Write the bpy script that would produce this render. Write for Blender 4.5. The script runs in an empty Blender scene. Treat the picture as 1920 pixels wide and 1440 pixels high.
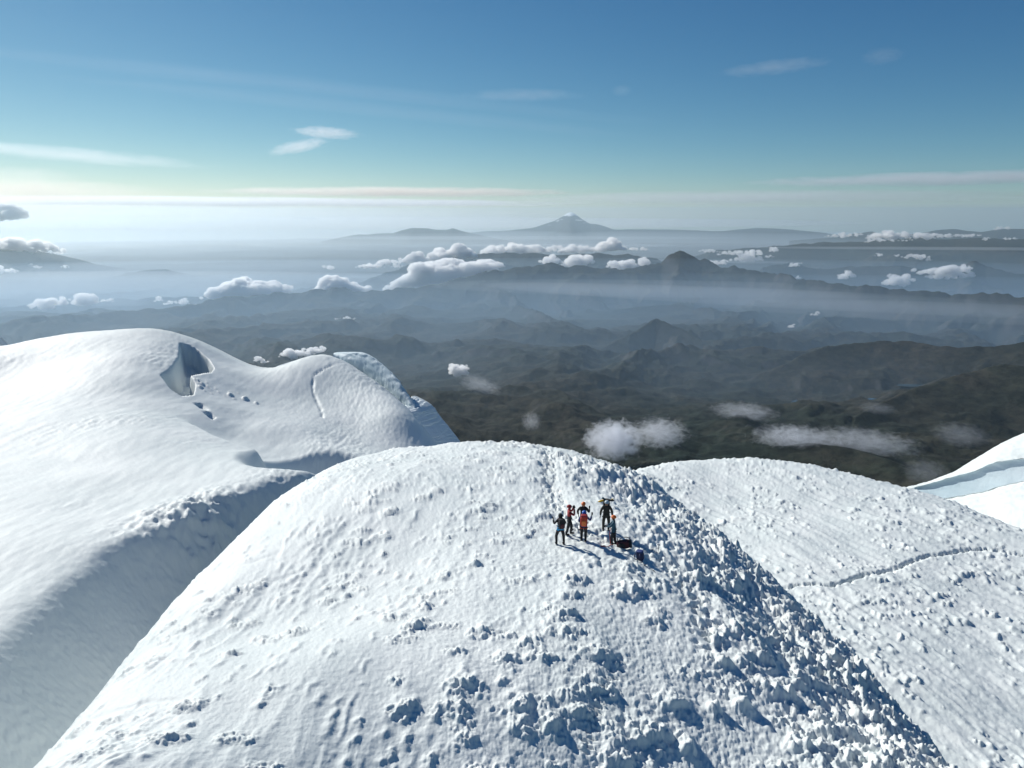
import bpy, bmesh, math, random, sys, time
import numpy as np
from mathutils import Vector, Matrix

T0 = time.time()
random.seed(7)
RNG = np.random.RandomState(11)
sc = bpy.context.scene
COL = sc.collection

# ------------------------------------------------------------------ camera
PITCH = math.radians(14.04)
FPX = 1280.0                                  # focal length in photograph pixels (1920 wide)
camd = bpy.data.cameras.new('camera')
camd.sensor_width = 36.0
camd.lens = 24.0
camd.clip_start = 0.5
camd.clip_end = 900000.0
cam = bpy.data.objects.new('camera', camd)
COL.objects.link(cam)
cam.location = (0, 0, 0)
cam.rotation_euler = (math.radians(90) - PITCH, 0, 0)
sc.camera = cam

# ------------------------------------------------------------------ light
SUN_AZ = math.radians(-47)                    # left of the view axis
SUN_EL = math.radians(32)
SDIR = Vector((math.sin(SUN_AZ) * math.cos(SUN_EL), math.cos(SUN_AZ) * math.cos(SUN_EL), math.sin(SUN_EL)))
sund = bpy.data.lights.new('sun', 'SUN')
sund.energy = 5.0
sund.angle = math.radians(0.5)
sund.color = (1.0, 0.965, 0.90)
sun = bpy.data.objects.new('sun', sund)
COL.objects.link(sun)
sun.rotation_euler = SDIR.to_track_quat('Z', 'Y').to_euler()

world = bpy.data.worlds.new('World')
sc.world = world
world.use_nodes = True
WN = world.node_tree
WN.nodes.clear()
def wn(t, **k):
    n = WN.nodes.new(t)
    for a, b in k.items(): setattr(n, a, b)
    return n
sky = wn('ShaderNodeTexSky')
sky.sky_type = 'NISHITA'
sky.sun_disc = False
sky.sun_elevation = SUN_EL
sky.sun_rotation = SUN_AZ
sky.altitude = 2600
sky.air_density = 1.0
sky.dust_density = .6
sky.ozone_density = 2.2
wbg = wn('ShaderNodeBackground')
wbg.inputs['Strength'].default_value = 0.1
wout = wn('ShaderNodeOutputWorld')
# the picture's deep teal-blue rendering of that sky, channel by channel
sepc = wn('ShaderNodeSeparateColor'); comb = wn('ShaderNodeCombineColor')
WN.links.new(sky.outputs[0], sepc.inputs[0])
for ch, (coef, p) in zip(('Red', 'Green', 'Blue'), ((1.0, 1.52), (.885, 1.14), (.745, .84))):
    a = wn('ShaderNodeMath', operation='MULTIPLY'); a.inputs[1].default_value = .085
    b = wn('ShaderNodeMath', operation='POWER'); b.inputs[1].default_value = p
    c = wn('ShaderNodeMath', operation='MULTIPLY'); c.inputs[1].default_value = coef * 10
    WN.links.new(sepc.outputs[ch], a.inputs[0]); WN.links.new(a.outputs[0], b.inputs[0]); WN.links.new(b.outputs[0], c.inputs[0]); WN.links.new(c.outputs[0], comb.inputs[ch])
WN.links.new(comb.outputs[0], wbg.inputs['Color'])
WN.links.new(wbg.outputs[0], wout.inputs['Surface'])

sc.view_settings.view_transform = 'Standard'
sc.view_settings.look = 'None'
sc.view_settings.gamma = 1.0
sc.view_settings.exposure = 0.0
sc.view_settings.use_curve_mapping = False
sc.cycles.use_denoising = True
sc.cycles.max_bounces = 11
sc.cycles.diffuse_bounces = 3
sc.cycles.volume_bounces = 10
sc.cycles.transparent_max_bounces = 12
sc.cycles.use_adaptive_sampling = True
sc.cycles.adaptive_threshold = 0.02

# ------------------------------------------------------------------ helpers
CP, SP = math.cos(PITCH), math.sin(PITCH)
def ray(u, v):
    up = 720.0 - v
    return ((u - 960.0), FPX * CP + up * SP, -FPX * SP + up * CP)
def slope(u, v):
    x, y, z = ray(u, v)
    return z / math.hypot(x, y)
def ptD(u, v, D):
    x, y, z = ray(u, v)
    k = D / math.hypot(x, y)
    return (x * k, y * k, z * k)
def ptZ(u, v, Z):
    x, y, z = ray(u, v)
    k = Z / z
    return (x * k, y * k, Z)
def project(X, Y, Z):
    f = Y * CP - Z * SP
    up = Y * SP + Z * CP
    f = np.maximum(f, 1e-3)
    return 960 + FPX * X / f, 720 - FPX * up / f

def smooth(a, b, x):
    t = np.clip((x - a) / (b - a), 0, 1)
    return t * t * (3 - 2 * t)

def _h(ix, iy, s):
    n = (ix * 374761393 + iy * 668265263 + s * 1442695041) & 0x7fffffff
    n = ((n ^ (n >> 13)) * 1274126177) & 0x7fffffff
    n = ((n ^ (n >> 16)) * 668265263) & 0x7fffffff
    return ((n ^ (n >> 15)) & 0xffffff) / float(0xffffff)

def vnoise(X, Y, s=0):
    """gradient noise, about -1..1"""
    x0 = np.floor(X).astype(np.int64); y0 = np.floor(Y).astype(np.int64)
    fx = X - x0; fy = Y - y0
    ux = fx * fx * fx * (fx * (fx * 6 - 15) + 10)
    uy = fy * fy * fy * (fy * (fy * 6 - 15) + 10)
    def g(dx, dy):
        a = _h(x0 + dx, y0 + dy, s) * 2 * math.pi
        return np.cos(a) * (fx - dx) + np.sin(a) * (fy - dy)
    a = g(0, 0); b = g(1, 0); c = g(0, 1); d = g(1, 1)
    return 1.5 * ((a * (1 - ux) + b * ux) * (1 - uy) + (c * (1 - ux) + d * ux) * uy)

def fbm(X, Y, octv=4, s=0, gain=.5, lac=2.03):
    t = np.zeros_like(X); a = 1.0
    for i in range(octv):
        t += a * vnoise(X + 17.3 * i, Y - 9.7 * i, s + i * 31)
        X = X * lac; Y = Y * lac; a *= gain
    return t

def ridged(X, Y, octv=5, s=0, gain=.5, lac=2.07):
    t = np.zeros_like(X); a = 1.0; w = 1.0; tot = 0
    for i in range(octv):
        n = 1 - np.abs(vnoise(X + 7.3 * i, Y + 3.7 * i, s + i * 13))
        n = n * n * w
        w = np.clip(n * 1.6, 0, 1)
        t += a * n; tot += a
        X = X * lac; Y = Y * lac; a *= gain
    return t / tot

def worley(X, Y, s=0):
    """distance to the nearest scattered point, 0..~1"""
    x0 = np.floor(X).astype(np.int64); y0 = np.floor(Y).astype(np.int64)
    best = np.full(X.shape, 9.0)
    for dx in (-1, 0, 1):
        for dy in (-1, 0, 1):
            px = x0 + dx + _h(x0 + dx, y0 + dy, s)
            py = y0 + dy + _h(x0 + dx, y0 + dy, s + 77)
            best = np.minimum(best, (px - X) ** 2 + (py - Y) ** 2)
    return np.sqrt(best)

# smooth surface through measured points: cubic B-spline sheet, least squares
def _bw(t):
    return np.stack([(1 - t) ** 3, 3 * t ** 3 - 6 * t ** 2 + 4, -3 * t ** 3 + 3 * t ** 2 + 3 * t + 1, t ** 3], -1) / 6.0
def _bd(t):
    return np.stack([-3 * (1 - t) ** 2, 9 * t ** 2 - 12 * t, -9 * t ** 2 + 6 * t + 3, 3 * t ** 2], -1) / 6.0

class Sheet:
    def __init__(s, x0, x1, y0, y1, h, reg=0.02, fall=(), tw=10):
        s.fall, s.tw = fall, tw
        s.x0, s.y0, s.h = x0, y0, h
        s.nx = int(math.ceil((x1 - x0) / h)) + 4
        s.ny = int(math.ceil((y1 - y0) / h)) + 4
        s.rows = []; s.rhs = []; s.reg = reg
    def _loc(s, x, y):
        a = (x - s.x0) / s.h; b = (y - s.y0) / s.h
        i = np.clip(np.floor(a), 0, s.nx - 4).astype(int); j = np.clip(np.floor(b), 0, s.ny - 4).astype(int)
        return i, j, np.clip(a - i, -.5, 1.5), np.clip(b - j, -.5, 1.5)
    def pt(s, p, w=1.0):
        i, j, a, b = s._loc(p[0], p[1])
        r = np.zeros((s.nx, s.ny)); r[i:i + 4, j:j + 4] = np.outer(_bw(a), _bw(b))
        s.rows.append(r.ravel() * w); s.rhs.append(p[2] * w)
    def tan(s, p, sl, w=3.0, d=None):
        """slope sl along the horizontal direction d (default: away from the camera)"""
        if d is None: d = (p[0], p[1])
        n = math.hypot(*d); dx, dy = d[0] / n, d[1] / n
        i, j, a, b = s._loc(p[0], p[1])
        r = np.zeros((s.nx, s.ny))
        r[i:i + 4, j:j + 4] = (dx * np.outer(_bd(a), _bw(b)) + dy * np.outer(_bw(a), _bd(b))) / s.h
        s.rows.append(r.ravel() * w); s.rhs.append(sl * w)
    def sil(s, u, v, D, w=4.0):
        """a point of the skyline: on the sight line, tangent to it, with the far side falling away"""
        p = ptD(u, v, D); s.pt(p, w); s.tan(p, slope(u, v), s.tw)
        for e, dz in s.fall:
            q = ptD(u, v, D + e); s.pt((q[0], q[1], q[2] - dz), .5)
    def solve(s):
        n = s.nx * s.ny
        A = np.array(s.rows); b = np.array(s.rhs)
        M = A.T @ A
        idx = np.arange(n).reshape(s.nx, s.ny)
        def acc(ids, co, w):
            for p, cp in zip(ids, co):
                for q, cq in zip(ids, co):
                    np.add.at(M, (p.ravel(), q.ravel()), w * cp * cq)
        acc([idx[:-2], idx[1:-1], idx[2:]], [1, -2, 1], s.reg)
        acc([idx[:, :-2], idx[:, 1:-1], idx[:, 2:]], [1, -2, 1], s.reg)
        acc([idx[:-1, :-1], idx[1:, :-1], idx[:-1, 1:], idx[1:, 1:]], [1, -1, -1, 1], 2 * s.reg)
        s.c = np.linalg.solve(M + np.eye(n) * 1e-9, A.T @ b).reshape(s.nx, s.ny)
        s.res = A @ s.c.ravel() - b
        return s
    def __call__(s, X, Y):
        X = np.asarray(X, float); Y = np.asarray(Y, float)
        i, j, a, b = s._loc(X, Y)
        wa, wb = _bw(a), _bw(b)
        o = np.zeros(X.shape)
        for p in range(4):
            for q in range(4):
                o += wa[..., p] * wb[..., q] * s.c[i + p, j + q]
        return o

def hit(H, u, v, D0, D1, n=600):
    """first point of the surface H met by the sight line through a photograph pixel"""
    x, y, z = ray(u, v); k = math.hypot(x, y); x, y, z = x / k, y / k, z / k
    D = np.linspace(D0, D1, n)
    g = z * D - H(x * D, y * D)
    w = np.nonzero(g < 0)[0]
    if len(w) == 0: i = int(np.argmin(g)); d = D[i]
    elif w[0] == 0: d = D[0]
    else:
        i = w[0]; d = D[i - 1] + (D[i] - D[i - 1]) * g[i - 1] / (g[i - 1] - g[i])
    return (x * d, y * d, float(H(np.array([x * d]), np.array([y * d]))[0]))

def seg_dist(X, Y, P):
    """signed distance to a polyline (positive on its right hand), and position along it 0..1"""
    best = np.full(X.shape, 1e9); sgn = np.ones(X.shape); par = np.zeros(X.shape)
    n = len(P) - 1
    for k in range(n):
        ax, ay = P[k][:2]; bx, by = P[k + 1][:2]
        dx, dy = bx - ax, by - ay; L2 = dx * dx + dy * dy
        tt = ((X - ax) * dx + (Y - ay) * dy) / L2
        t = np.clip(tt, 0, 1)
        ex = X - ax - t * dx; ey = Y - ay - t * dy
        d = ex * ex + ey * ey
        m = d < best
        cr = dx * (Y - ay) - dy * (X - ax)
        best = np.where(m, d, best); sgn = np.where(m, np.where(cr < 0, 1, -1), sgn); par = np.where(m, (k + t) / n, par)
    return np.sqrt(best) * sgn, par

def in_poly(X, Y, P):
    c = np.zeros(X.shape, bool); n = len(P)
    for k in range(n):
        x1, y1 = P[k][:2]; x2, y2 = P[(k + 1) % n][:2]
        m = ((y1 > Y) != (y2 > Y)) & (X < (x2 - x1) * (Y - y1) / (y2 - y1 + 1e-12) + x1)
        c ^= m
    return c

def bilerp(R, x0, y0, st, X, Y):
    a = np.clip((X - x0) / st, 0, R.shape[0] - 1.001); b = np.clip((Y - y0) / st, 0, R.shape[1] - 1.001)
    i = a.astype(int); j = b.astype(int); a = a - i; b = b - j
    return (R[i, j] * (1 - a) * (1 - b) + R[i + 1, j] * a * (1 - b) + R[i, j + 1] * (1 - a) * b + R[i + 1, j + 1] * a * b)

def grid_mesh(name, X, Y, Z, mat, smooth_=True):
    n, m = X.shape
    co = np.stack([X, Y, Z], -1).astype(np.float32).reshape(-1, 3)
    i = np.arange(n * m).reshape(n, m)
    # wind so that normals point up
    q = np.stack([i[:-1, :-1], i[:-1, 1:], i[1:, 1:], i[1:, :-1]], -1).reshape(-1, 4)
    me = bpy.data.meshes.new(name)
    a, b, c = co[q[0, 0]], co[q[0, 1]], co[q[0, 2]]
    if np.cross(b - a, c - b)[2] < 0: q = q[:, ::-1]
    me.vertices.add(n * m); me.vertices.foreach_set('co', co.ravel())
    me.loops.add(q.size); me.loops.foreach_set('vertex_index', np.ascontiguousarray(q).ravel().astype(np.int32))
    me.polygons.add(len(q)); me.polygons.foreach_set('loop_start', np.arange(0, q.size, 4, dtype=np.int32))
    me.polygons.foreach_set('use_smooth', np.full(len(q), smooth_))
    me.update(calc_edges=True)
    me.materials.append(mat)
    o = bpy.data.objects.new(name, me); COL.objects.link(o)
    return o

def polar(name, th0, th1, nth, rs, H, mat, kind='structure'):
    th = np.linspace(math.radians(th0), math.radians(th1), nth)
    T, R = np.meshgrid(th, rs, indexing='ij')
    X = R * np.sin(T); Y = R * np.cos(T)
    o = grid_mesh(name, X, Y, H(X, Y), mat)
    if kind: o['kind'] = kind
    return o

def even_rows(H, th, r0, r1, n, vfloor=0.25):
    """radii spaced so that rows of the mesh lie about evenly in a drone's view, by the typical profile at azimuth th"""
    r = np.linspace(r0, r1, 4000)
    acc = np.zeros_like(r)
    for t in th:
        z = H(r * math.sin(t), r * math.cos(t))
        el = np.arctan2(z, r)
        acc += np.abs(np.gradient(el)) + vfloor * np.gradient(r) / r
    c = np.concatenate([[0], np.cumsum(acc[1:])])
    return np.interp(np.linspace(0, c[-1], n), c, r)

def tag(o, label=None, cat=None, group=None, kind=None):
    if label: o['label'] = label
    if cat: o['category'] = cat
    if group: o['group'] = group
    if kind: o['kind'] = kind
    return o
# ------------------------------------------------------------------ materials
def material(name):
    m = bpy.data.materials.new(name); m.use_nodes = True
    nt = m.node_tree
    return m, nt, nt.nodes['Principled BSDF']

def plain(name, col, rough=.6, metal=0.0, var=.15, scale=30):
    m, nt, b = material(name)
    b.inputs['Roughness'].default_value = rough
    b.inputs['Metallic'].default_value = metal
    tc = nt.nodes.new('ShaderNodeTexCoord')
    n = nt.nodes.new('ShaderNodeTexNoise'); n.inputs['Scale'].default_value = scale; n.inputs['Detail'].default_value = 4
    nt.links.new(tc.outputs['Object'], n.inputs['Vector'])
    r = nt.nodes.new('ShaderNodeValToRGB')
    r.color_ramp.elements[0].position = .3; r.color_ramp.elements[1].position = .7
    r.color_ramp.elements[0].color = tuple(c * (1 - var) for c in col) + (1,)
    r.color_ramp.elements[1].color = tuple(min(1, c * (1 + var)) for c in col) + (1,)
    nt.links.new(n.outputs['Fac'], r.inputs['Fac'])
    nt.links.new(r.outputs['Color'], b.inputs['Base Color'])
    return m

def snow_mat(name, scale, bump, lo=(.67, .725, .715), hi=(.75, .79, .775), stretch=None):
    m, nt, b = material(name)
    b.inputs['Roughness'].default_value = .62
    b.inputs['Specular IOR Level'].default_value = .25
    tc = nt.nodes.new('ShaderNodeTexCoord')
    mp = nt.nodes.new('ShaderNodeMapping')
    if stretch: mp.inputs['Scale'].default_value = stretch
    nt.links.new(tc.outputs['Object'], mp.inputs['Vector'])
    n1 = nt.nodes.new('ShaderNodeTexNoise'); n1.inputs['Scale'].default_value = scale; n1.inputs['Detail'].default_value = 6; n1.inputs['Roughness'].default_value = .62
    nt.links.new(mp.outputs[0], n1.inputs['Vector'])
    n2 = nt.nodes.new('ShaderNodeTexNoise'); n2.inputs['Scale'].default_value = scale * .07; n2.inputs['Detail'].default_value = 5
    nt.links.new(tc.outputs['Object'], n2.inputs['Vector'])
    bp = nt.nodes.new('ShaderNodeBump'); bp.inputs['Strength'].default_value = 1.0; bp.inputs['Distance'].default_value = bump
    nt.links.new(n1.outputs['Fac'], bp.inputs['Height'])
    nt.links.new(bp.outputs[0], b.inputs['Normal'])
    r = nt.nodes.new('ShaderNodeValToRGB')
    r.color_ramp.elements[0].position = .35; r.color_ramp.elements[1].position = .65
    r.color_ramp.elements[0].color = lo + (1,); r.color_ramp.elements[1].color = hi + (1,)
    nt.links.new(n2.outputs['Fac'], r.inputs['Fac'])
    nt.links.new(r.outputs['Color'], b.inputs['Base Color'])
    return m

M_SNOW = snow_mat('wind_crusted_snow', 3.0, .035)
M_SNOW_FAR = snow_mat('smooth_snow', .9, .05)
M_ICE = snow_mat('glacier_ice', .6, .12, lo=(.46, .58, .63), hi=(.64, .72, .75))

# ------------------------------------------------------------------ the rounded snow summit the party stands on
dome = Sheet(-48, 52, 4, 84, 3.6, reg=.004, fall=((7, 1.6), (14, 5.5)), tw=12)
for u, v, D in ((60,1440,24.5),(110,1380,26),(160,1320,28),(205,1270,30),(250,1220,32.2),(300,1162,35),(350,1105,38),(400,1052,41),(450,1000,44),(520,935,49),(600,884,54.5),(700,851,59),
                (800,838,61),(900,832,61.5),(1000,835,60),(1060,845,58),(1120,866,55.5),(1200,895,52.5),
                (1250,927,50),(1320,980,46.5),(1400,1050,43),(1480,1120,40),(1560,1198,36.5),(1640,1285,33),(1705,1355,30),(1780,1440,27.5),(1840,1510,25),(0,1510,22)):
    dome.sil(u, v, D)
for u, v, z in ((1090,1015,-16.2),(1150,985,-16.3),(960,1100,-15.9),(960,1440,-16.9),(1250,1440,-17.6),(600,1440,-16.9),(800,1000,-16.6),(1000,920,-17.3),
                (1040,1010,-16.2),(1240,1050,-16.6),(500,1200,-17.2),(1180,1250,-16.2)):
    dome.pt(ptZ(u, v, z), .6)
for u, v, D, g in ((1320,980,46.5,-.62),(1400,1050,43,-.78),(1480,1120,40,-.88),(1560,1198,36.5,-.92),(1640,1285,33,-.92),(1705,1355,30,-.9),(1780,1440,27.5,-.88)):
    p = ptD(u, v, D); dome.tan(p, g, 8, (1, 0))
for u, v, D, g in ((60,1440,24.5,.5),(160,1320,28,.46),(250,1220,32,.42),(350,1105,38,.38)):
    p = ptD(u, v, D); dome.tan(p, g, 2, (1, 0))
for u, v, z, gx, gy in ((1480,1400,-18.9,-.5,.05),(1400,1300,-18.2,-.45,.0),(1600,1430,-19.8,-.65,0),(1500,1260,-19.0,-.6,0),(300,1400,-17.3,.36,-.05),(500,1380,-17.0,.22,0),(700,1400,-16.7,.08,.12),(1000,1300,-16.3,-.03,.12),(1250,1300,-17.0,-.28,.08)):
    p = ptZ(u, v, z); dome.pt(p, .4); dome.tan(p, gx, 3, (1, 0)); dome.tan(p, gy, 2, (0, 1))
for k in range(-3, 4):
    dome.pt((k * 7.0, 8.0, -20.5 - abs(k) * .9), .2)
dome.solve()

# ------------------------------------------------------------------ snowfield and hills on the left
left = Sheet(-330, 60, 20, 400, 13, reg=.002, fall=((22, 2.6), (50, 11)), tw=40)
for u, v, D in ((-60,655,255),(0,648,258),(130,626,262),(270,617,264),(330,624,263),(400,652,262),(450,674,262),
                (480,686,262),(515,690,262),(560,675,255),(600,667,249),(628,665,246),(645,680,240),(681,700,231),(700,712,226),(719,724,221),(746,750,213),(767,766,206),(792,800,200),(821,836,193)):
    left.sil(u, v, D)
for u, v, z in ((0,900,-40.5),(0,1010,-38.5),(100,850,-42),(100,750,-43.5),(200,900,-41),(250,800,-43),(250,700,-41.5),(400,880,-42.5),(480,880,-43),(330,800,-44.5),
                (0,750,-43),(0,700,-42),(450,760,-52),(400,700,-46.5),(500,800,-52.5),(590,700,-50),(600,790,-56),(650,830,-57.5),(720,760,-58),(720,820,-62.5),(800,830,-66),
                (540,840,-53.5),(650,700,-51),(680,740,-55)):
    left.pt(ptZ(u, v, z), .5)
LIPUV = ((-200,1345,62),(-80,1250,67),(0,1190,72),(100,1102,80),(200,1033,88),(340,966,97),(450,925,104),(560,893,112),(640,880,122))
LIP = [ptD(u, v, D) for u, v, D in LIPUV]
for p in LIP: left.pt(p, .6)
for u, v, D, z in ((950,900,170,-72),(1050,930,170,-78),(900,950,130,-66),(1000,960,120,-66),(950,870,230,-95)):
    x, y, _ = ptD(u, v, D); left.pt((x, y, z), .5)
left.solve()
left_base = left
EDGE = [hit(left, u, v, 90, 250) for u, v in ((338,784),(390,812),(455,836),(540,862),(660,898))]
_a, _b = hit(left, 598, 838, 100, 230), hit(left, 606, 893, 100, 230)
BOWLC = (.5 * (_a[0] + _b[0]), .5 * (_a[1] + _b[1])); BOWLB = .5 * math.hypot(_a[0] - _b[0], _a[1] - _b[1])
HOLE = [hit(left, u, v, 150, 262) for u, v in ((336,642),(352,646),(372,656),(392,672),(402,688),(396,698),(372,703),(358,706),(368,722),(364,744),(340,744),(318,730),(300,706),(322,690),(334,668))]
def left_h(X, Y):
    z = left(X, Y)
    d, t = seg_dist(X, Y, LIP)                # right hand of the lip, towards the camera
    w = 1.2 + .7 * vnoise(X * .05, Y * .05, 5)
    dd = d + .5 * vnoise(X * .11, Y * .11, 8)
    f = 1.35 * (np.sqrt(dd * dd + w * w) + dd) * .5
    z = z - np.where(dd > -30, np.minimum(f, 60 - 0 * f), 0)
    # low step behind the near snowfield's far edge
    ye = np.interp(X, [p[0] for p in EDGE], [p[1] for p in EDGE])
    ye = ye + 1.2 * vnoise(X * .16, X * 0 + 3.3, 9)
    behind = (Y - ye) * .8
    amp = 2.6 * smooth(-80, -66, X) * (1 - smooth(-46, -34, X))
    z = z - amp * smooth(0, 3.0, behind) * (1 - smooth(6, 30, behind))
    # the bowl behind the step, a mound in it, and the long hollow under the first hill
    q = np.hypot((X - BOWLC[0]) / 14.5, (Y - BOWLC[1]) / BOWLB)
    z = z - 7.5 * (1 - smooth(.52, 1.0, q))
    z = z + 3.6 * np.exp(-((X - BOWLC[0] - 2) / 6) ** 2 - ((Y - BOWLC[1] + 2) / 7) ** 2)
    m = in_poly(X, Y, HOLE)
    dd, _ = seg_dist(X, Y, HOLE + HOLE[:1]); dd = np.abs(dd) * m
    z = z - (7.5 + 1.2 * vnoise(X * .3, Y * .3, 3)) * smooth(0, 1.3, dd)
    return z

# ------------------------------------------------------------------ slope on the right
right = Sheet(-30, 210, 30, 230, 9, reg=.003, fall=((13, 2), (30, 9)), tw=25)
for u, v, z in ((1130,905,-54),(1180,888,-53),(1250,871,-53),(1300,864,-53),(1360,861,-53),(1430,862,-53),(1500,868,-53),(1560,879,-52.8),(1620,894,-52.5),
                (1700,914,-52.2),(1760,931,-52),(1800,945,-51.8),(1850,967,-51.5),(1900,988,-51.2),(1960,1010,-51),(2050,1040,-50.5)):
    right.sil(u, v, z / slope(u, v))
for u, v, z in ((1500,1100,-49),(1920,1440,-49.5),(1700,1250,-48.8),(1900,1200,-49.4),(1600,950,-49.5),(1400,920,-50.2),(1300,910,-51),(1600,1040,-48.6),(1750,1050,-48.6),(1900,1080,-49.5),
                (1850,1440,-49.2),(1700,1330,-48.8),(1560,1160,-48.7),(1750,1150,-48.6),(1500,1250,-49),(1450,1200,-49.5)):
    right.pt(ptZ(u, v, z), .5)
for u, v, D, z in ((1100,1000,130,-60),(1100,1100,90,-58),(1400,1250,70,-54),(1650,1430,52,-51)):
    x, y, _ = ptD(u, v, D); right.pt((x, y, z), .3)
right.solve()
for nm, s in (('dome', dome), ('left', left), ('right', right)):
    print(nm, s.nx * s.ny, 'max res', float(np.abs(s.res).max()), 'rms', float(np.sqrt((s.res ** 2).mean())))
# ------------------------------------------------------------------ fine relief: wind-packed drifts and rime
SIL_V = np.array([832, 895, 980, 1050, 1120, 1198, 1285, 1355, 1440, 1600.])
SIL_U = np.array([1000, 1200, 1320, 1400, 1480, 1560, 1640, 1705, 1780, 1900.])
DX0, DY0, DST = -40.0, 12.0, .06
DNX, DNY = int(80 / DST), int(62 / DST)
gx = DX0 + DST * np.arange(DNX); gy = DY0 + DST * np.arange(DNY)

def window(x, y, rx, ry0, ry1, x0, y0, st, shp):
    i0 = max(0, int((x - rx - x0) / st)); i1 = min(shp[0], int((x + rx - x0) / st) + 2)
    j0 = max(0, int((y - ry0 - y0) / st)); j1 = min(shp[1], int((y + ry1 - y0) / st) + 2)
    return i0, i1, j0, j1

def splat_tent(R, x, y, w, h, L, ang, x0, y0, st):
    """a drift: rimed head facing the wind (and the camera), a smooth tail running away from it"""
    i0, i1, j0, j1 = window(x, y, w * 1.2 + abs(ang) * L, w * .6, L * 1.05, x0, y0, st, R.shape)
    if i1 - i0 < 2 or j1 - j0 < 2: return
    ax = (x0 + st * np.arange(i0, i1) - x)[:, None]; ay = (y0 + st * np.arange(j0, j1) - y)[None, :]
    c, s = math.cos(ang), math.sin(ang)
    a = ax * c - ay * s; t = ax * s + ay * c
    tt = np.clip(t / L, 0, 1)
    wt = .52 * w * (1 - tt) ** .85 + .04
    H = h * smooth(-min(.16, .3 * w), .03, t) * (1 - tt) ** 1.25 * np.exp(-np.abs(a / wt) ** 1.7)
    R[i0:i1, j0:j1] = np.maximum(R[i0:i1, j0:j1], H)

def splat_blob(R, x, y, r, h, e, x0, y0, st):
    i0, i1, j0, j1 = window(x, y, r, r * e, r * e, x0, y0, st, R.shape)
    if i1 - i0 < 2 or j1 - j0 < 2: return
    ax = (x0 + st * np.arange(i0, i1) - x)[:, None] / r; ay = (y0 + st * np.arange(j0, j1) - y)[None, :] / (r * e)
    H = h * np.clip(1 - ax * ax - ay * ay, 0, 1) ** .55
    R[i0:i1, j0:j1] = np.maximum(R[i0:i1, j0:j1], H)

def splat_step(R, x, y, w, h, L, ang, x0, y0, st):
    """a wind-cut step: gentle on the sunny left, sheer on the right"""
    i0, i1, j0, j1 = window(x, y, w * 1.2 + abs(ang) * L, L * .6, L * .6, x0, y0, st, R.shape)
    if i1 - i0 < 2 or j1 - j0 < 2: return
    ax = (x0 + st * np.arange(i0, i1) - x)[:, None]; ay = (y0 + st * np.arange(j0, j1) - y)[None, :]
    c, s = math.cos(ang), math.sin(ang)
    a = ax * c - ay * s; t = (ax * s + ay * c) / L
    a = a + .05 * np.sin(t * 9 + x * 7)
    H = h * np.clip(1 + a / w, 0, 1) * (1 - smooth(0, .07, a)) * np.clip(1 - 4 * t * t, 0, 1)
    R[i0:i1, j0:j1] = np.maximum(R[i0:i1, j0:j1], H)

def dome_uv(x, y):
    x = np.atleast_1d(np.asarray(x, float)); y = np.atleast_1d(np.asarray(y, float))
    return project(x, y, dome(x, y))

def right_edge(x, y):
    """metres from the dark right-hand shoulder of the summit"""
    u, v = dome_uv(x, y)
    return (np.interp(v, SIL_V, SIL_U) - u) * np.hypot(x, y) / FPX, u, v

GROUP = hit(dome, 1135, 1005, 20, 50)
PATH = [hit(dome, u, v, 20, 62) for u, v in ((1025,838),(1030,870),(1028,905),(1045,950),(1085,985),(1130,1005),(1190,1015),(1235,1040),(1300,1110),(1330,1200))]
def calm(x, y):
    """0 where people have trodden the snow flat"""
    d, t = seg_dist(x, y, PATH)
    g = np.hypot((x - GROUP[0] - .9) / 4.6, (y - GROUP[1] - .7) / 3.3) + .12 * vnoise(x * .8, y * .8, 33)
    return np.clip(np.minimum(smooth(.4, 1.5, np.abs(d)), smooth(.6, 1.15, g)), 0, 1)

RIME = np.zeros((DNX, DNY), np.float32); TENT = np.zeros((DNX, DNY), np.float32); BLOB = np.zeros((DNX, DNY), np.float32)
def add_clump(x, y, n, sx, sy, r0, r1, k=1.0):
    splat_blob(RIME, x, y, sx * 1.25 + .12, min(1.0, .35 + n / 34.0) * k, (sy * 1.5 + .10) / (sx * 1.25 + .12), DX0, DY0, DST)
    n = max(2, int(n * .35))
    for _ in range(n):
        bx = x + RNG.uniform(-1, 1) * sx; by = y + RNG.normal() * sy
        r = RNG.uniform(r0, r1)
        splat_blob(BLOB, bx, by, r, k * r * RNG.uniform(.7, 1.4), RNG.uniform(.8, 1.3), DX0, DY0, DST)
def wind(x, y): return -x / max(y, 8) * .42 + RNG.normal() * .07
NT = 6400
cx_ = RNG.uniform(-30, 36, NT); cy_ = RNG.uniform(14, 64, NT)
re_, u_, v_ = right_edge(cx_, cy_)
cn_ = vnoise(cx_ * .20, cy_ * .13, 21) + .6 * vnoise(cx_ * .55, cy_ * .35, 22)
ca_ = calm(cx_, cy_)
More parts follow.
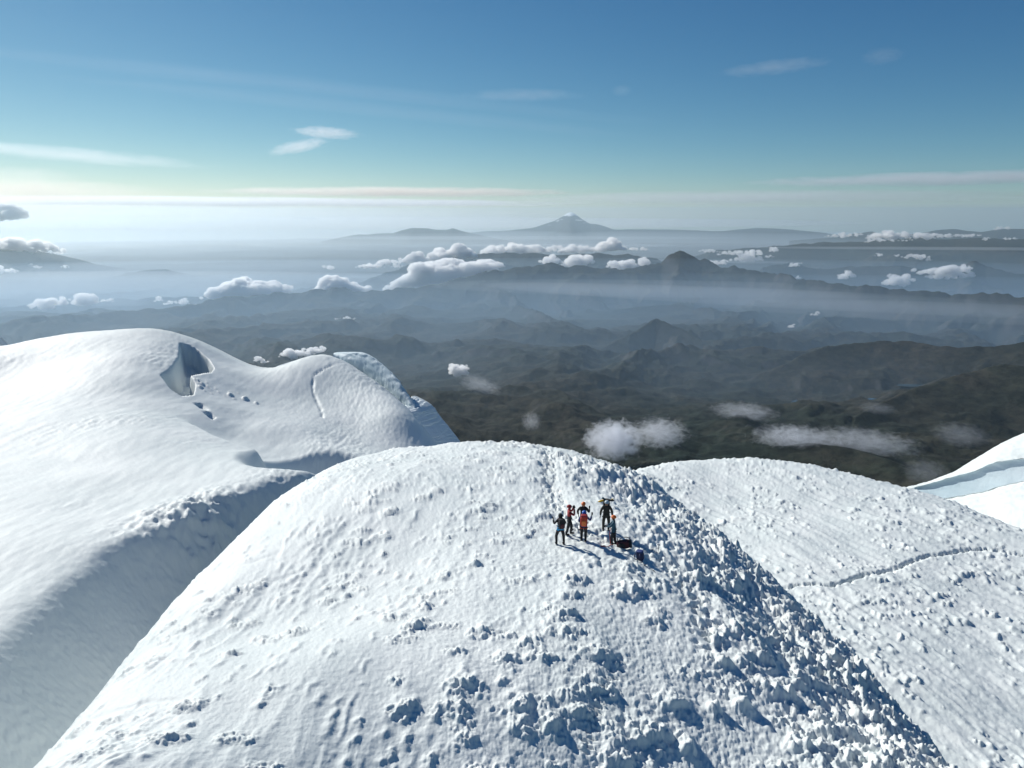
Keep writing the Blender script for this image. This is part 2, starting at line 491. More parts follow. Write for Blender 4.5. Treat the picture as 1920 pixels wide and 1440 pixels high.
for k in range(NT):
    x, y = cx_[k], cy_[k]; re, u = re_[k], u_[k]
    if re < -6: continue
    edge = float(1 - smooth(2.0, 7.0, re))               # dark shoulder
    ls = float(np.clip((1000 - u) / 500, 0, 1))          # sunlit left side
    dens = (.20 + .14 * (1 - ls)) * float(np.clip(.55 + 1.5 * cn_[k], .03, 2.4)) + .32 * edge
    dens *= ca_[k] ** 2
    if RNG.rand() > dens: continue
    q = RNG.rand(); ang = wind(x, y)
    if q < .30 + .25 * ls:                               # patch of rime with a smooth drift behind it
        w = RNG.uniform(.35, 1.25) * (1 - .35 * ls); h = w * RNG.uniform(.14, .30) * (1 - .3 * ls); L = RNG.uniform(.7, 2.6) * (.6 + .5 * w)
        splat_tent(TENT, x, y, w, h, L, ang, DX0, DY0, DST)
        add_clump(x, y - .02, int(7 + 26 * w), w * .55, .10 + .10 * w, .045, .13, 1.0)
        if RNG.rand() < .6:
            add_clump(x + RNG.uniform(-.8, .8), y + RNG.uniform(.1, .5), int(4 + 12 * w), w * .35, .08, .04, .11)
    elif q < .30 + .25 * ls + .10 * edge + .05 * (1 - ls):   # sharp spire
        w = RNG.uniform(.25, .5) * (1 + .5 * edge); h = w * RNG.uniform(.4, 1.05) * (1 - .4 * ls)
        splat_tent(TENT, x, y, w, h, w * RNG.uniform(1.1, 2.2), ang, DX0, DY0, DST)
        add_clump(x, y - .06, 9, w * .5, .07, .05, .12)
    else:
        add_clump(x, y, int(RNG.uniform(10, 34) * (1 + edge)), RNG.uniform(.2, .7) * (1 - .4 * ls), RNG.uniform(.08, .2) * (1 + edge), .045, .125 + .08 * edge, 1.05)
# big drifts seen in the lower middle of the picture
for u, v, w, h, L in ((1215,1395,2.0,.55,2.6),(1290,1420,.6,.7,1.4),(870,1290,1.5,.45,2.2),(905,1190,1.0,.4,2.0),(1080,1090,1.3,.4,1.5),(845,1330,1.2,.3,1.6),(1130,1300,.9,.35,1.8),(1395,1330,.6,.8,1.1),(1340,1340,.5,.65,1.1),
                      (1360,1250,.55,.7,1.2),(1350,1200,.5,.6,1.2),(1470,1310,1.0,.7,1.4),(1550,1380,.7,1.0,1.2),(1500,1410,.8,.6,1.3),(1040,1375,.6,.5,1.8),(760,1330,.9,.3,1.9),(1640,1420,.8,.9,1.2),(1430,1240,.9,.55,1.3),(1180,1060,1.0,.35,1.2),(1060,1160,1.1,.4,1.6),(1225,1165,.9,.35,1.2),(980,1330,.7,.35,1.5)):
    p = hit(dome, u, v, 14, 50, 200)
    w *= .8; h *= .55
    splat_tent(TENT, p[0], p[1], w, h, L, wind(p[0], p[1]), DX0, DY0, DST)
    add_clump(p[0], p[1] - .05, int(24 + 60 * w), w * .55, .12 + .10 * w, .04, .125, 1.1)
    splat_tent(TENT, p[0] + w * .35, p[1] + .1, w * .35, h * 1.25, L * .5, wind(p[0], p[1]) * .5, DX0, DY0, DST)
# small dark dashes: wind-cut steps on the sunlit side
n = 9500
bx = RNG.uniform(-30, 14, n); by = RNG.uniform(16, 62, n)
re_, u_, v_ = right_edge(bx, by); ca_ = calm(bx, by)
pn = vnoise(bx * .25, by * .2, 43) + .5 * vnoise(bx * .8, by * .6, 44)
for k in range(n):
    if u_[k] > 1150 or RNG.rand() > (.25 + .9 * pn[k]) * ca_[k] ** 2: continue
    splat_step(TENT, bx[k], by[k], RNG.uniform(.16, .42), RNG.uniform(.05, .14), RNG.uniform(.35, 1.1) * (1 + 1.2 * (RNG.rand() < .06)), wind(bx[k], by[k]) * .8 + .05, DX0, DY0, DST)
    if RNG.rand() < .22: add_clump(bx[k], by[k], 3, .10, .10, .04, .08)
# small grains of rime everywhere, and the ridge of kicked-up blocks in front of the party
n = 14000
bx = RNG.uniform(-28, 34, n); by = RNG.uniform(15, 62, n)
re_, u_, v_ = right_edge(bx, by)
pn = vnoise(bx * .5, by * .35, 41) ; ca_ = calm(bx, by)
for k in range(n):
    p = .12 + .5 * float(np.clip((u_[k] - 850) / 350, 0, 1)) + .4 * (re_[k] < 6)
    if re_[k] < -4 or RNG.rand() > p * (.5 + pn[k]) * (.35 + .65 * ca_[k]): continue
    r = RNG.uniform(.04, .11)
    splat_blob(BLOB, bx[k], by[k], r, r * .8, RNG.uniform(.7, 1.6), DX0, DY0, DST)
for (u0, v0, u1, v1, nn, rr) in ((1088,1040,1110,1052,30,.34), (1120,1048,1210,1088,110,.22), (1040,1060,1100,1090,50,.17), (1150,1095,1200,1120,30,.3),
                                 (1190,930,1215,960,40,.26), (1140,925,1190,945,30,.18), (1225,950,1265,975,30,.22)):
    for _ in range(nn):
        t = RNG.rand(); p = hit(dome, u0 + (u1 - u0) * t, v0 + (v1 - v0) * t, 20, 60, 160)
        splat_blob(BLOB, p[0] + RNG.normal() * .22, p[1] + RNG.normal() * .3, RNG.uniform(.35, .9) * rr, RNG.uniform(.4, .95) * rr, 1.0, DX0, DY0, DST)
# box-blur a little so that the blobs do not look turned on a lathe
def blur(R):
    R = R.copy()
    R[1:-1] = (R[:-2] + 2 * R[1:-1] + R[2:]) / 4; R[:, 1:-1] = (R[:, :-2] + 2 * R[:, 1:-1] + R[:, 2:]) / 4
    return R
DET = .82 * blur(TENT) + .62 * blur(BLOB)
RIME = blur(blur(RIME))
DET[0], DET[-1] = 0, 0

def prints_d(P, step, side, r, h):
    R = np.zeros((DNX, DNY), np.float32); k = 0
    for a, b in zip(P, P[1:]):
        L = math.hypot(b[0] - a[0], b[1] - a[1]); n = max(1, int(L / step))
        for i in range(n):
            for m_ in range(2):
                f = (i + RNG.uniform(-.3, .3)) / n; k += 1; s = side * RNG.normal() * .8
                dx, dy = (b[0] - a[0]) / L, (b[1] - a[1]) / L
                splat_blob(R, a[0] + (b[0] - a[0]) * f - dy * s, a[1] + (b[1] - a[1]) * f + dx * s, r * RNG.uniform(.8, 1.2), h * RNG.uniform(.6, 1.3), 1.4, DX0, DY0, DST)
    return R
PITD = prints_d(PATH, .38, .42, .15, .13)
for _ in range(420):
    px_ = GROUP[0] + .9 + RNG.normal() * 1.7; py_ = GROUP[1] + .3 + RNG.normal() * 1.1
    splat_blob(PITD, px_, py_, RNG.uniform(.10, .17), RNG.uniform(.05, .11), 1.3, DX0, DY0, DST)
PITD = blur(PITD)
TRK = [hit(dome, u, v, 15, 40) for u, v in ((1165,1235),(1120,1330),(1095,1420))]
def dome_h(X, Y):
    z = dome(X, Y)
    re, u, v = right_edge(X.ravel(), Y.ravel()); re = re.reshape(X.shape); u = u.reshape(X.shape)
    rs_ = np.clip((u - 700) / 500, 0, 1)
    ca = calm(X, Y)
    wob = .12 * vnoise(X * .9, Y * .9, 90)
    z = z + bilerp(DET, DX0, DY0, DST, X + wob, Y + .12 * vnoise(X * .9, Y * .9, 91)) * (1 + .45 * vnoise(X * 3.1, Y * 3.1, 92)) * (1 - .45 * smooth(46, 58, np.hypot(X, Y)))
    rm_ = bilerp(RIME, DX0, DY0, DST, X + 1.6 * wob, Y + 1.1 * wob)
    crag = ridged(X * 2.0, Y * 2.3, 4, 93, gain=.62)
    z = z + rm_ * (.04 + .21 * (crag - .35)) * (.8 + .5 * (1 - smooth(2, 7, re))) + .05 * np.minimum(rm_ * 2, 1) * vnoise(X * 8.5, Y * 8.5, 94)
    z = z + .22 * fbm(X * .11, Y * .07, 3, 50) * (.3 + .7 * ca)
    # streaks combed by the wind, mostly on the sunlit side
    Xw = X - .20 * np.clip(-X, -8, 20) / 20 * Y * .0
    st = ridged(X * .95 + .012 * X * Y * (X < 0) * .35 + .25 * vnoise(X * .4, Y * .3, 61), Y * .22, 4, 60)
    z = z + (.055 - .02 * rs_) * (st - .5) * ca * (.4 + smooth(-.2, .4, vnoise(X * .14, Y * .1, 65)))
    ter = np.abs(vnoise(X * .35 + .4 * vnoise(X * .8, Y * .8, 63), Y * .25, 62))
    z = z + .05 * smooth(.0, .10, ter) * ca * smooth(.1, .5, vnoise(X * .12, Y * .12, 64))
    z = z + (.012 + .028 * rs_) * fbm(X * 4.6, Y * 4.6, 4, 70, gain=.62) * (.55 + .45 * ca)
    lump = 1 - worley(X * 2.4, Y * 1.9, 80)
    z = z + lump * (.04 * (1 - smooth(1, 6.5, re)) + .015 * rs_) * (.25 + .75 * ca)
    # heavier rime on the shoulder
    z = z + (1 - smooth(1.0, 5.5, re)) * smooth(-7, -1, re) * (1 - .75 * smooth(44, 56, np.hypot(X, Y))) * (.26 * fbm(X * .75, Y * .6, 4, 84, gain=.6) + .40 * (ridged(X * 1.25, Y * 1.0, 5, 83, gain=.66) - .4))
    z = z - bilerp(PITD, DX0, DY0, DST, X, Y)
    # boot prints
    d, t = seg_dist(X, Y, PATH)
    pr = worley(X * 2.6, Y * 2.6, 85)
    z = z - .06 * np.exp(-(d / .8) ** 2) - .15 * np.exp(-(d / .65) ** 2) * (pr < .38) - .05 * (1 - ca) * smooth(.35, .1, pr)
    d, t = seg_dist(X, Y, TRK)
    d = d + .14 * np.sin(t * 70)
    z = z - .10 * np.exp(-(d / .16) ** 4) * (np.sin(t * 130) > -.2)
    return z

DTH = [math.radians(a) for a in (-25, -12, 0, 10, 20)]
drs = even_rows(dome, DTH, 10, 74, 590, .02)
polar('snow_summit', -47, 45, 1080, drs, dome_h, M_SNOW)

# ------------------------------------------------------------------ left snowfield with its own relief
STEPS = [hit(left_base, u, v, 120, 250) for u, v in ((628,684),(604,693),(588,703),(586,722),(590,742),(598,760),(606,785))]
CHUNKS = [(hit(left_base, u, v, 100, 260), s) for u, v, s in ((379,722,1.0),(390,727,.7),(372,716,.9),(366,713,.8),(384,735,.6),(395,731,.5),(405,730,.5),(430,737,.55),(432,742,1.3),(460,749,1.5),
    (481,757,1.0),(440,749,.7),(421,745,.5),(410,737,.5),(447,738,.5),(397,740,.6),(376,728,1.0),(372,721,.7),(388,720,.5))]
TRENCH = [[hit(left_base, u, v, 100, 250) for u, v in l] for l in (((372,758),(380,764),(385,768)), ((388,772),(398,778),(402,779)))]
FLANK = hit(left_base, 690, 772, 150, 250)
def snowfield_h(X, Y):
    z = left_h(X, Y)
    d, t = seg_dist(X, Y, LIP)
    g = smooth(-3, 4, d)                        # gully side
    z = z + g * (.10 * fbm(X * 1.7, Y * 1.7, 4, 101) + .05 * vnoise(X * 3.0, Y * 3.0, 102))
    # broken rime along the upper part of the lip
    a = np.exp(-((t - .66) / .10) ** 2) * smooth(-9, -1, d) * (1 - smooth(6, 17, d))
    lum = np.clip(1 - worley(X * .42, Y * .36, 103) * 1.1, 0, 1) + .5 * np.clip(1 - worley(X * 1.0, Y * .9, 104), 0, 1)
    lum = lum + .8 * (ridged(X * .5, Y * .5, 4, 107) - .4)
    z = z + a * (1.0 * lum - .3)
    a2 = np.exp(-((t - .86) / .05) ** 2) * np.exp(-(d / 7) ** 2)
    z = z + a2 * .4 * lum
    rm = np.exp(-(d / 3.0) ** 2)
    z = z + rm * .12 * np.clip(1 - worley(X * .7, Y * .7, 105), 0, 1)
    # wind ripples and sparse sastrugi on the open field
    dist = np.hypot(X, Y)
    z = z + (1 - g) * (.9 * vnoise(X * .020, Y * .030, 110) + .30 * vnoise(X * .06, Y * .1, 111))
    pat = smooth(.05, .6, vnoise(X * .035, Y * .025, 112))
    z = z + (1 - g) * pat * (.17 * fbm(X * .9, Y * .30, 3, 113) + .12 * np.clip(.5 - worley(X * .8, Y * .4, 114), 0, 1))
    z = z + (1 - g) * .065 * fbm(X * .5, Y * .16, 4, 115)
    # rough shaded flank of the second hill, its line of steps, fallen blocks, small cracks
    fl = np.exp(-((X - FLANK[0]) / 26) ** 2 - ((Y - FLANK[1]) / 34) ** 2)
    z = z + fl * .09 * fbm(X * 1.1, Y * .8, 3, 116)
    e, te = seg_dist(X, Y, STEPS)
    z = z - .42 * np.exp(-((e + .3 * vnoise(X * .5, Y * .4, 117)) / .5) ** 2) * (.4 + .6 * (worley(X * .9, Y * .35, 118) < .5))
    for (p, s) in CHUNKS:
        q = np.hypot((X - p[0]) / (.55 * s), (Y - p[1]) / (s * .9))
        z = z + .55 * s * np.clip(1 - q * q, 0, 1) ** .5
    for l in TRENCH:
        e, te = seg_dist(X, Y, l)
        z = z - 1.1 * np.exp(-(e / .9) ** 2) * (te > 0) * (te < 1)
    return z
LTH = [math.radians(a) for a in (-36, -28, -18, -10)]
lrs = even_rows(left_base, LTH, 48, 330, 520, .06)
polar('snowfield', -47, 2, 640, lrs, snowfield_h, M_SNOW_FAR)

# ------------------------------------------------------------------ right-hand slope
RX0, RY0, RST = 5.0, 40.0, .14
RDET = np.zeros((int(130 / RST), int(135 / RST)), np.float32)
n = 15000
bx = RNG.uniform(8, 130, n); by = RNG.uniform(45, 165, n)
cn = vnoise(bx * .09, by * .06, 201) + .5 * vnoise(bx * .3, by * .2, 202)
dirn = RNG.normal(size=n) * .08
TRAILUV = ((1470,1103),(1500,1098),(1530,1098),(1556,1101),(1585,1091),(1620,1079),(1650,1074),(1685,1064),(1715,1051),(1745,1042),(1775,1038),(1805,1031),(1850,1029),(1885,1033),(1905,1036),(1925,1039),(1950,1043))
TRAIL = [hit(right, u, v, 60, 180) for u, v in TRAILUV]
td_, _ = seg_dist(bx, by, TRAIL)
for k in range(n):
    if abs(td_[k]) < 1.0: continue
    p = .78 * float(np.clip(.62 + 1.5 * cn[k], .08, 1.5))
    if RNG.rand() > p: continue
    s = RNG.uniform(.3, 1.05) * (.75 + .6 * RNG.rand() ** 3)
    if RNG.rand() < .45:
        splat_tent(RDET, bx[k], by[k], .9 * s, .40 * s, 2.6 * s, dirn[k] - .25, RX0, RY0, RST)
    for _ in range(4):
        r = RNG.uniform(.10, .30) * s
        splat_blob(RDET, bx[k] + RNG.normal() * .35 * s, by[k] + RNG.normal() * .3 * s, r, r * 1.35, RNG.uniform(.8, 1.4), RX0, RY0, RST)
def prints(P, x0, y0, st, shp, step, side, r, h):
    R = np.zeros(shp, np.float32); k = 0
    for a, b in zip(P, P[1:]):
        L = math.hypot(b[0] - a[0], b[1] - a[1]); n = max(1, int(L / step))
        for i in range(n):
            f = (i + RNG.uniform(-.2, .2)) / n; k += 1; s = side * (1 if k % 2 else -1) * RNG.uniform(.6, 1.4)
            dx, dy = (b[0] - a[0]) / L, (b[1] - a[1]) / L
            splat_blob(R, a[0] + (b[0] - a[0]) * f - dy * s, a[1] + (b[1] - a[1]) * f + dx * s, r * RNG.uniform(.8, 1.2), h * RNG.uniform(.7, 1.3), 1.0, x0, y0, st)
    return blur(R)
PITS = prints(TRAIL, RX0, RY0, RST, RDET.shape, .60, .13, .27, .36)
def slope_h(X, Y):
    z = right(X, Y)
    wob = .25 * vnoise(X * .5, Y * .5, 210)
    z = z + bilerp(RDET, RX0, RY0, RST, X + wob, Y + wob) * (1 + .4 * vnoise(X * 1.1, Y * 1.1, 211))
    z = z - bilerp(PITS, RX0, RY0, RST, X, Y)
    z = z + .35 * fbm(X * .06, Y * .04, 3, 212)
    z = z + .34 * (ridged((X + .45 * Y) * .45, Y * .08, 4, 213) - .5)
    z = z + .05 * fbm(X * 1.6, Y * 1.2, 3, 214)
    d, t = seg_dist(X, Y, TRAIL)
    d = d + .10 * vnoise(X * 1.4, Y * 1.4, 215)
    z = z - .28 * np.exp(-(d / .18) ** 2) + .10 * np.exp(-((np.abs(d) - .62) / .22) ** 2) * (.5 + .5 * vnoise(X * 2, Y * 2, 216))
    z = z - (.28 + .3 * smooth(.6, .8, t)) * np.exp(-(d / .45) ** 2) * (worley(X * 1.5, Y * 1.5, 217) < .38)
    return z
RTH = [math.radians(a) for a in (15, 25, 33)]
rrs = even_rows(right, RTH, 52, 200, 440, .05)
polar('snow_slope', 5, 46, 560, rrs, slope_h, M_SNOW)
print('relief done', round(time.time() - T0, 1))
# ------------------------------------------------------------------ ice walls beyond the snow hills (lofts: real walls with thickness)
def loft(name, cols, nu, nv, mat, noise=None, kind=None):
    """cols: for each station a list of profile points; resampled smoothly to nu x nv"""
    C = np.array(cols, float)
    def res(A, n, ax):
        m = A.shape[ax]; t = np.linspace(0, m - 1, n)
        i = np.clip(np.floor(t).astype(int), 0, m - 2); f = t - i
        A = np.moveaxis(A, ax, 0)
        p0 = A[np.clip(i - 1, 0, m - 1)]; p1 = A[i]; p2 = A[i + 1]; p3 = A[np.clip(i + 2, 0, m - 1)]
        f = f.reshape((-1,) + (1,) * (A.ndim - 1))
        r = p1 + .5 * f * (p2 - p0 + f * (2 * p0 - 5 * p1 + 4 * p2 - p3 + f * (3 * (p1 - p2) + p3 - p0)))
        return np.moveaxis(r, 0, ax)
    G = res(res(C, nu, 0), nv, 1)
    if noise is not None: G = noise(G)
    o = grid_mesh(name, G[..., 0], G[..., 1], G[..., 2], mat)
    if kind: o['kind'] = kind
    return o

def lower(p, dz, push=0.0):
    k = 1 + push / math.hypot(p[0], p[1])
    return (p[0] * k, p[1] * k, p[2] - dz)

def interp_uv(tab, u):
    us = [t[0] for t in tab]; return float(np.interp(u, us, [t[1] for t in tab]))

# cornice of blue ice on the far shoulder of the second hill
CT = ((626,664),(634,662.5),(650,662),(668,662),(684,664),(700,672),(716,684),(732,698),(748,716),(756,729),(768,746),(778,760))
CD = ((626,250),(681,238),(719,228),(746,220),(778,211))
CB = ((626,667),(632,675),(650,684),(681,700),(700,713),(719,726),(746,751),(778,776))
cols = []
for u, v in CT:
    D = interp_uv(CD, u); vb = interp_uv(CB, u)
    top = ptD(u, v, D); bot = ptD(u - 2, vb + 16, D - 3.0); mid = ptD(u - 1, v * .45 + vb * .55, D - 2.4)
    cols.append([lower(bot, 3, -1), bot, mid, ptD(u, v + .9, D - .5), top, lower(top, .15, 1.5), lower(top, 1.6, 5), lower(top, 14, 14), lower(top, 40, 34)])
def cnoise(G):
    n = fbm(G[..., 0] * .35, G[..., 2] * .9 + G[..., 1] * .1, 4, 301)
    G[..., 1] += .22 * n; G[..., 0] += .12 * n
    return G
tag(loft('cornice', cols, 200, 60, M_ICE, cnoise), 'blue shaded ice cornice curling round the far edge of the left snow hill', 'cornice')

# fluted serac wall below it
ST = ((757,757),(766,750),(777,743),(790,748),(804,756),(816,768),(826,783),(838,797),(848,810),(858,823),(868,838),(880,856))
SD = ((757,226),(800,218),(880,211))
SB = ((757,760),(767,766),(780,784),(792,802),(806,819),(821,838),(840,856),(880,880))
cols = []
for u, v in ST:
    D = interp_uv(SD, u)
    top = ptD(u, v, D)
    # the wall faces left, towards the sun; its foot is nearer and further left
    bx = u - 12 - 34 * min(1, max(0, (u - 757) / 50.0))
    vb = interp_uv(SB, max(757, bx)) + 12
    bot = ptD(bx, max(vb, v + 4), D - 15.0)
    mid = tuple(.5 * (a + b) for a, b in zip(top, bot))
    m2 = tuple(.88 * a + .12 * b for a, b in zip(top, bot))
    cols.append([lower(bot, 4, -1), bot, mid, m2, lower(top, .1), lower(top, .3, 1.2), lower(top, 2.5, 5), lower(top, 16, 14), lower(top, 45, 36)])
def snoise(G):
    nu = G.shape[0]
    S = np.linspace(0, 1, nu)[:, None] * np.ones(G.shape[:2]); V = np.linspace(0, 1, G.shape[1])[None, :] * np.ones(G.shape[:2])
    fl = ridged(S * 17 + .4 * V, V * 2.2, 3, 311) - .5
    m = smooth(.10, .2, V) * (1 - smooth(.50, .62, V))
    r = 1.5 * fl * m + .25 * fbm(S * 60, V * 20, 3, 312) * (1 - smooth(.6, .8, V))
    G[..., 0] += -.8 * r; G[..., 1] += -.6 * r; G[..., 2] += .5 * r
    return G
M_SERAC = snow_mat('fluted_serac_ice', .8, .15, lo=(.56, .66, .70), hi=(.72, .77, .79))
tag(loft('serac', cols, 240, 110, M_SERAC, snoise), 'fluted white serac wall leaning on the right end of the left snow hill', 'serac')

# thin snow fin behind the saddle
cols = []
for u, v in ((515,691),(524,686.5),(535,683),(548,679),(562,675.5),(575,672)):
    t = ptD(u, v, 272)
    cols.append([lower(t, 6, -2), lower(t, 1.6, -.8), lower(t, .3, -.3), t, lower(t, .6, 2), lower(t, 9, 12)])
loft('snow_fin', cols, 40, 20, M_ICE, kind='structure')
# tip of another snow hill at the far left
cols = []
for u, v in ((-70,612),(-40,618),(-12,628),(4,637),(14,645),(24,656)):
    t = ptD(u, v, 310)
    cols.append([lower(t, 14, -10), lower(t, 2.6, -5), lower(t, .5, -2), t, lower(t, .6, 2), lower(t, 12, 16)])
loft('snow_hill', cols, 40, 24, M_SNOW_FAR, kind='structure')

# glacier edge on the far right: lower snow, ice wall, snow roof
CR = ((1660,930),(1690,917),(1740,905),(1790,886),(1820,866),(1850,848),(1880,830),(1920,812),(1990,785),(2080,760))
IT = ((1660,932),(1700,917),(1740,907),(1790,893),(1830,882),(1860,868),(1900,861),(1920,860),(1990,852),(2080,845))
IB = ((1660,938),(1700,930),(1752,938),(1800,930),(1850,921),(1880,910),(1920,902),(1990,893),(2080,885))
cols = []
for u in np.linspace(1660, 2080, 40):
    cr = interp_uv(CR, u); it = max(interp_uv(IT, u), cr + 1.0); ib = interp_uv(IB, u)
    f = float(np.clip((u - 1700) / 200, 0, 1))
    B = ptD(u, ib, 186); T = ptD(u, it, 189)
    c0 = ptD(u, cr, 196 + 34 * f)
    m = tuple(.5 * a + .5 * b for a, b in zip(B, T)); m = (m[0] * 1.002, m[1] * 1.002, m[2])
    q = tuple(.5 * a + .5 * b for a, b in zip(T, c0)); q = (q[0], q[1], q[2] + 1.2 * f)
    L2 = ptD(u, ib + 22, 168); L3 = ptD(u, ib + 70, 145)
    cols.append([lower(L3, 6, -15), L3, L2, (B[0] * .99, B[1] * .99, B[2] + .1), B, m, (T[0], T[1], T[2] - .3), (T[0] * .997, T[1] * .997, T[2] + .1), q, c0, lower(c0, 4.5, 6), lower(c0, 20, 26)])
CC = np.array(cols)
def gnoise(G):
    n = .18 * fbm(G[..., 0] * .5, G[..., 1] * .5, 4, 321) + .10 * np.clip(.6 - worley(G[..., 0] * .8, G[..., 1] * .8, 322), 0, 1) * 4
    G[..., 2] += n * .6
    return G
def inoise(G):
    n = fbm(G[..., 0] * .12, G[..., 2] * .45, 4, 323)
    G[..., 1] += .25 * n
    return G
root = bpy.data.objects.new('ice_cliff', None); COL.objects.link(root)
tag(root, 'pale blue ice wall capped by bright snow at the right edge', 'ice cliff')
root.location = CC[20, 4]
for nm, a, b, nv, mt, fn in (('lower_snow', 0, 5, 60, M_SNOW, gnoise), ('ice_face', 4, 8, 40, M_ICE, inoise), ('snow_roof', 7, 12, 60, M_SNOW, gnoise)):
    o = loft(nm, CC[:, a:b], 220, nv, mt, fn)
    o.parent = root; o.matrix_parent_inverse = Matrix.Translation(-Vector(root.location))

# ------------------------------------------------------------------ valley, ranges and volcanoes (metres, with the curve of the earth)
RE = 6371000.0
def drop(r): return r * r / (2 * RE)
BR = np.array([2.0, 5, 8, 12, 18, 30, 60, 300]) * 1e3
BZ = np.array([-1500., -1800, -1950, -2060, -2250, -2700, -3250, -3350])
KX = 1e-3
def ridge_tab(pts, D):
    th = []; zt = []; dd = []
    for k, p in enumerate(pts):
        x, y, z = ray(p[0], p[1]); d = p[2] if len(p) > 2 else D
        th.append(math.atan2(x, y)); zt.append(z / math.hypot(x, y) * d); dd.append(d)
    return np.array(th), np.array(zt), np.array(dd)
RIDGES = [   # points u, v, distance ; fall per metre ; crest jaggedness ; relief
    (((-300,640,15600),(-120,618,15700),(0,603,15800),(60,594,15900),(110,592,15900),(180,588,16000),(260,583,16200),(340,578,16200),(400,562,16600),(450,556,16800),(500,553,17000),(560,548,17200),(620,540,17300),(680,545,17500),
      (740,541,17600),(800,534,17800),(860,522,18000),(930,508,18300),(1000,497,18600),(1030,492,18800),(1060,499,18800),(1110,498,19000),(1160,503,19300),(1200,497,19600),(1240,489,20000),(1260,476,20200),(1275,468,20300),(1288,474,20300),(1306,484,20300),
      (1330,489,20300),(1350,496,20000),(1400,503,19500),(1450,511,19000),(1500,522,18000),(1560,528,17500),(1620,533,17200),(1700,542,17000),(1780,545,16800),(1860,548,16500),(1960,552,16000),(2200,560,16000)), .50, 85, 260),
    (((560,600,22000),(640,545,23000),(690,523,24000),(760,500,25000),(800,488,25500),(850,480,26000),(900,477,26500),(960,474,27000),(1040,477,27000),(1110,475,27000),(1180,478,27000),(1230,484,27000),(1300,505,27000),(1400,540,26000)), .34, 60, 300),
    (((1380,560,26000),(1430,500,26500),(1480,492,27000),(1530,502,27000),(1600,500,27000),(1690,497,27000),(1740,507,27000),(1800,500,27500),(1826,489,27500),(1850,499,27500),(1900,512,27000),(1960,520,27000),(2200,530,27000)), .36, 60, 260),
    (((-500,430,44000),(-200,452,45000),(-60,460,45000),(0,462,45500),(60,466,46000),(130,480,46000),(180,493,46000),(260,507,46000),(330,520,46000),(420,560,46000)), .22, 30, 200),
    (((-200,530,33000),(0,525,33500),(100,527,34000),(180,523,34000),(260,506,35000),(310,503,35000),(370,515,35000),(480,530,35000),(600,560,35000)), .22, 50, 220),
    (((1250,500,48000),(1330,470,49000),(1400,464,50000),(1450,461,50500),(1500,456,51000),(1560,453,52000),(1620,451,52000),(1680,446,52000),(1720,444,52000),(1780,447,52000),(1850,445,52000),(1920,447,52000),(2200,450,52000)), .22, 50, 240),
    (((600,452,96000),(650,441,96000),(700,438,97000),(738,437,97000),(752,431,97000),(772,426,97000),(800,427.5,97000),(818,431,97000),(838,431,97000),(848,427.5,97000),(862,432,97000),(890,438,97000),(960,452,97000)), .28, 16, 60),
    (((830,440,112000),(900,433,112000),(950,432,112000),(1000,427,112000),(1040,414,112000),(1056,404,112000),(1063,399,112000),(1070,396,112000),(1077,399,112000),(1092,410,112000),(1106,418,112000),(1118,418,112000),(1130,421,112000),(1150,428,112000),(1230,429,112000),(1300,430,112000),
      (1350,432,112000),(1420,427,112000),(1470,429,112000),(1520,433,112000),(1600,440,112000),(1700,446,112000)), .30, 12, 70),
    (((1480,450,90000),(1560,444,90000),(1610,437,90000),(1635,434,90000),(1660,440,90000),(1720,437,90000),(1755,430,90000),(1785,427,90000),(1810,431,90000),(1840,435,90000),(1880,428,90000),(1920,427,90000),(2000,428,90000),(2200,430,90000)), .26, 40, 160),
    (((420,460,150000),(500,456,150000),(700,452,150000),(900,448,150000)), .08, 10, 50),
]
RT = [(ridge_tab(p, 0), s, j, a) for p, s, j, a in RIDGES]
# nearer ridges and hills of the valley floor
for pts, s, j, a in (
    (((1040,730,9800),(1110,665,10500),(1180,625,11000),(1230,598,11500),(1280,617,11300),(1340,650,10800),(1400,700,10300)), .55, 40, 110),
    (((1330,760,8600),(1420,700,9100),(1500,664,9600),(1580,640,10000),(1700,640,10200),(1800,655,10000),(1920,640,10300),(2100,640,10300)), .34, 50, 110),
    (((560,760,9500),(650,700,10500),(760,690,10800),(900,700,10400),(1040,700,9600),(1180,715,8900),(1290,712,8900),(1400,745,8400),(1500,770,8000)), .34, 45, 100),
    (((780,800,6900),(860,742,7600),(930,750,7600),(990,770,7300),(1080,790,6900)), .6, 35, 120),
    (((1180,905,4700),(1300,850,5200),(1400,838,5300),(1520,838,5300),(1600,850,5200),(1680,872,5000),(1760,900,4800)), .35, 25, 90),
    (((1600,800,6400),(1700,745,7400),(1800,710,8000),(1880,690,8400),(1960,700,8300),(2100,720,8000)), .25, 25, 90)):
    RT.append((ridge_tab(pts, 0), s, j, a))
LAKEC = ptZ(1925, 741, -1960)
LAKES = [(LAKEC, 620, 170)] + [(ptZ(u, v, -1950), a, b) for u, v, a, b in ((1710,722,120,40),(1545,768,70,25),(1650,748,90,30),(1500,752,60,20))]
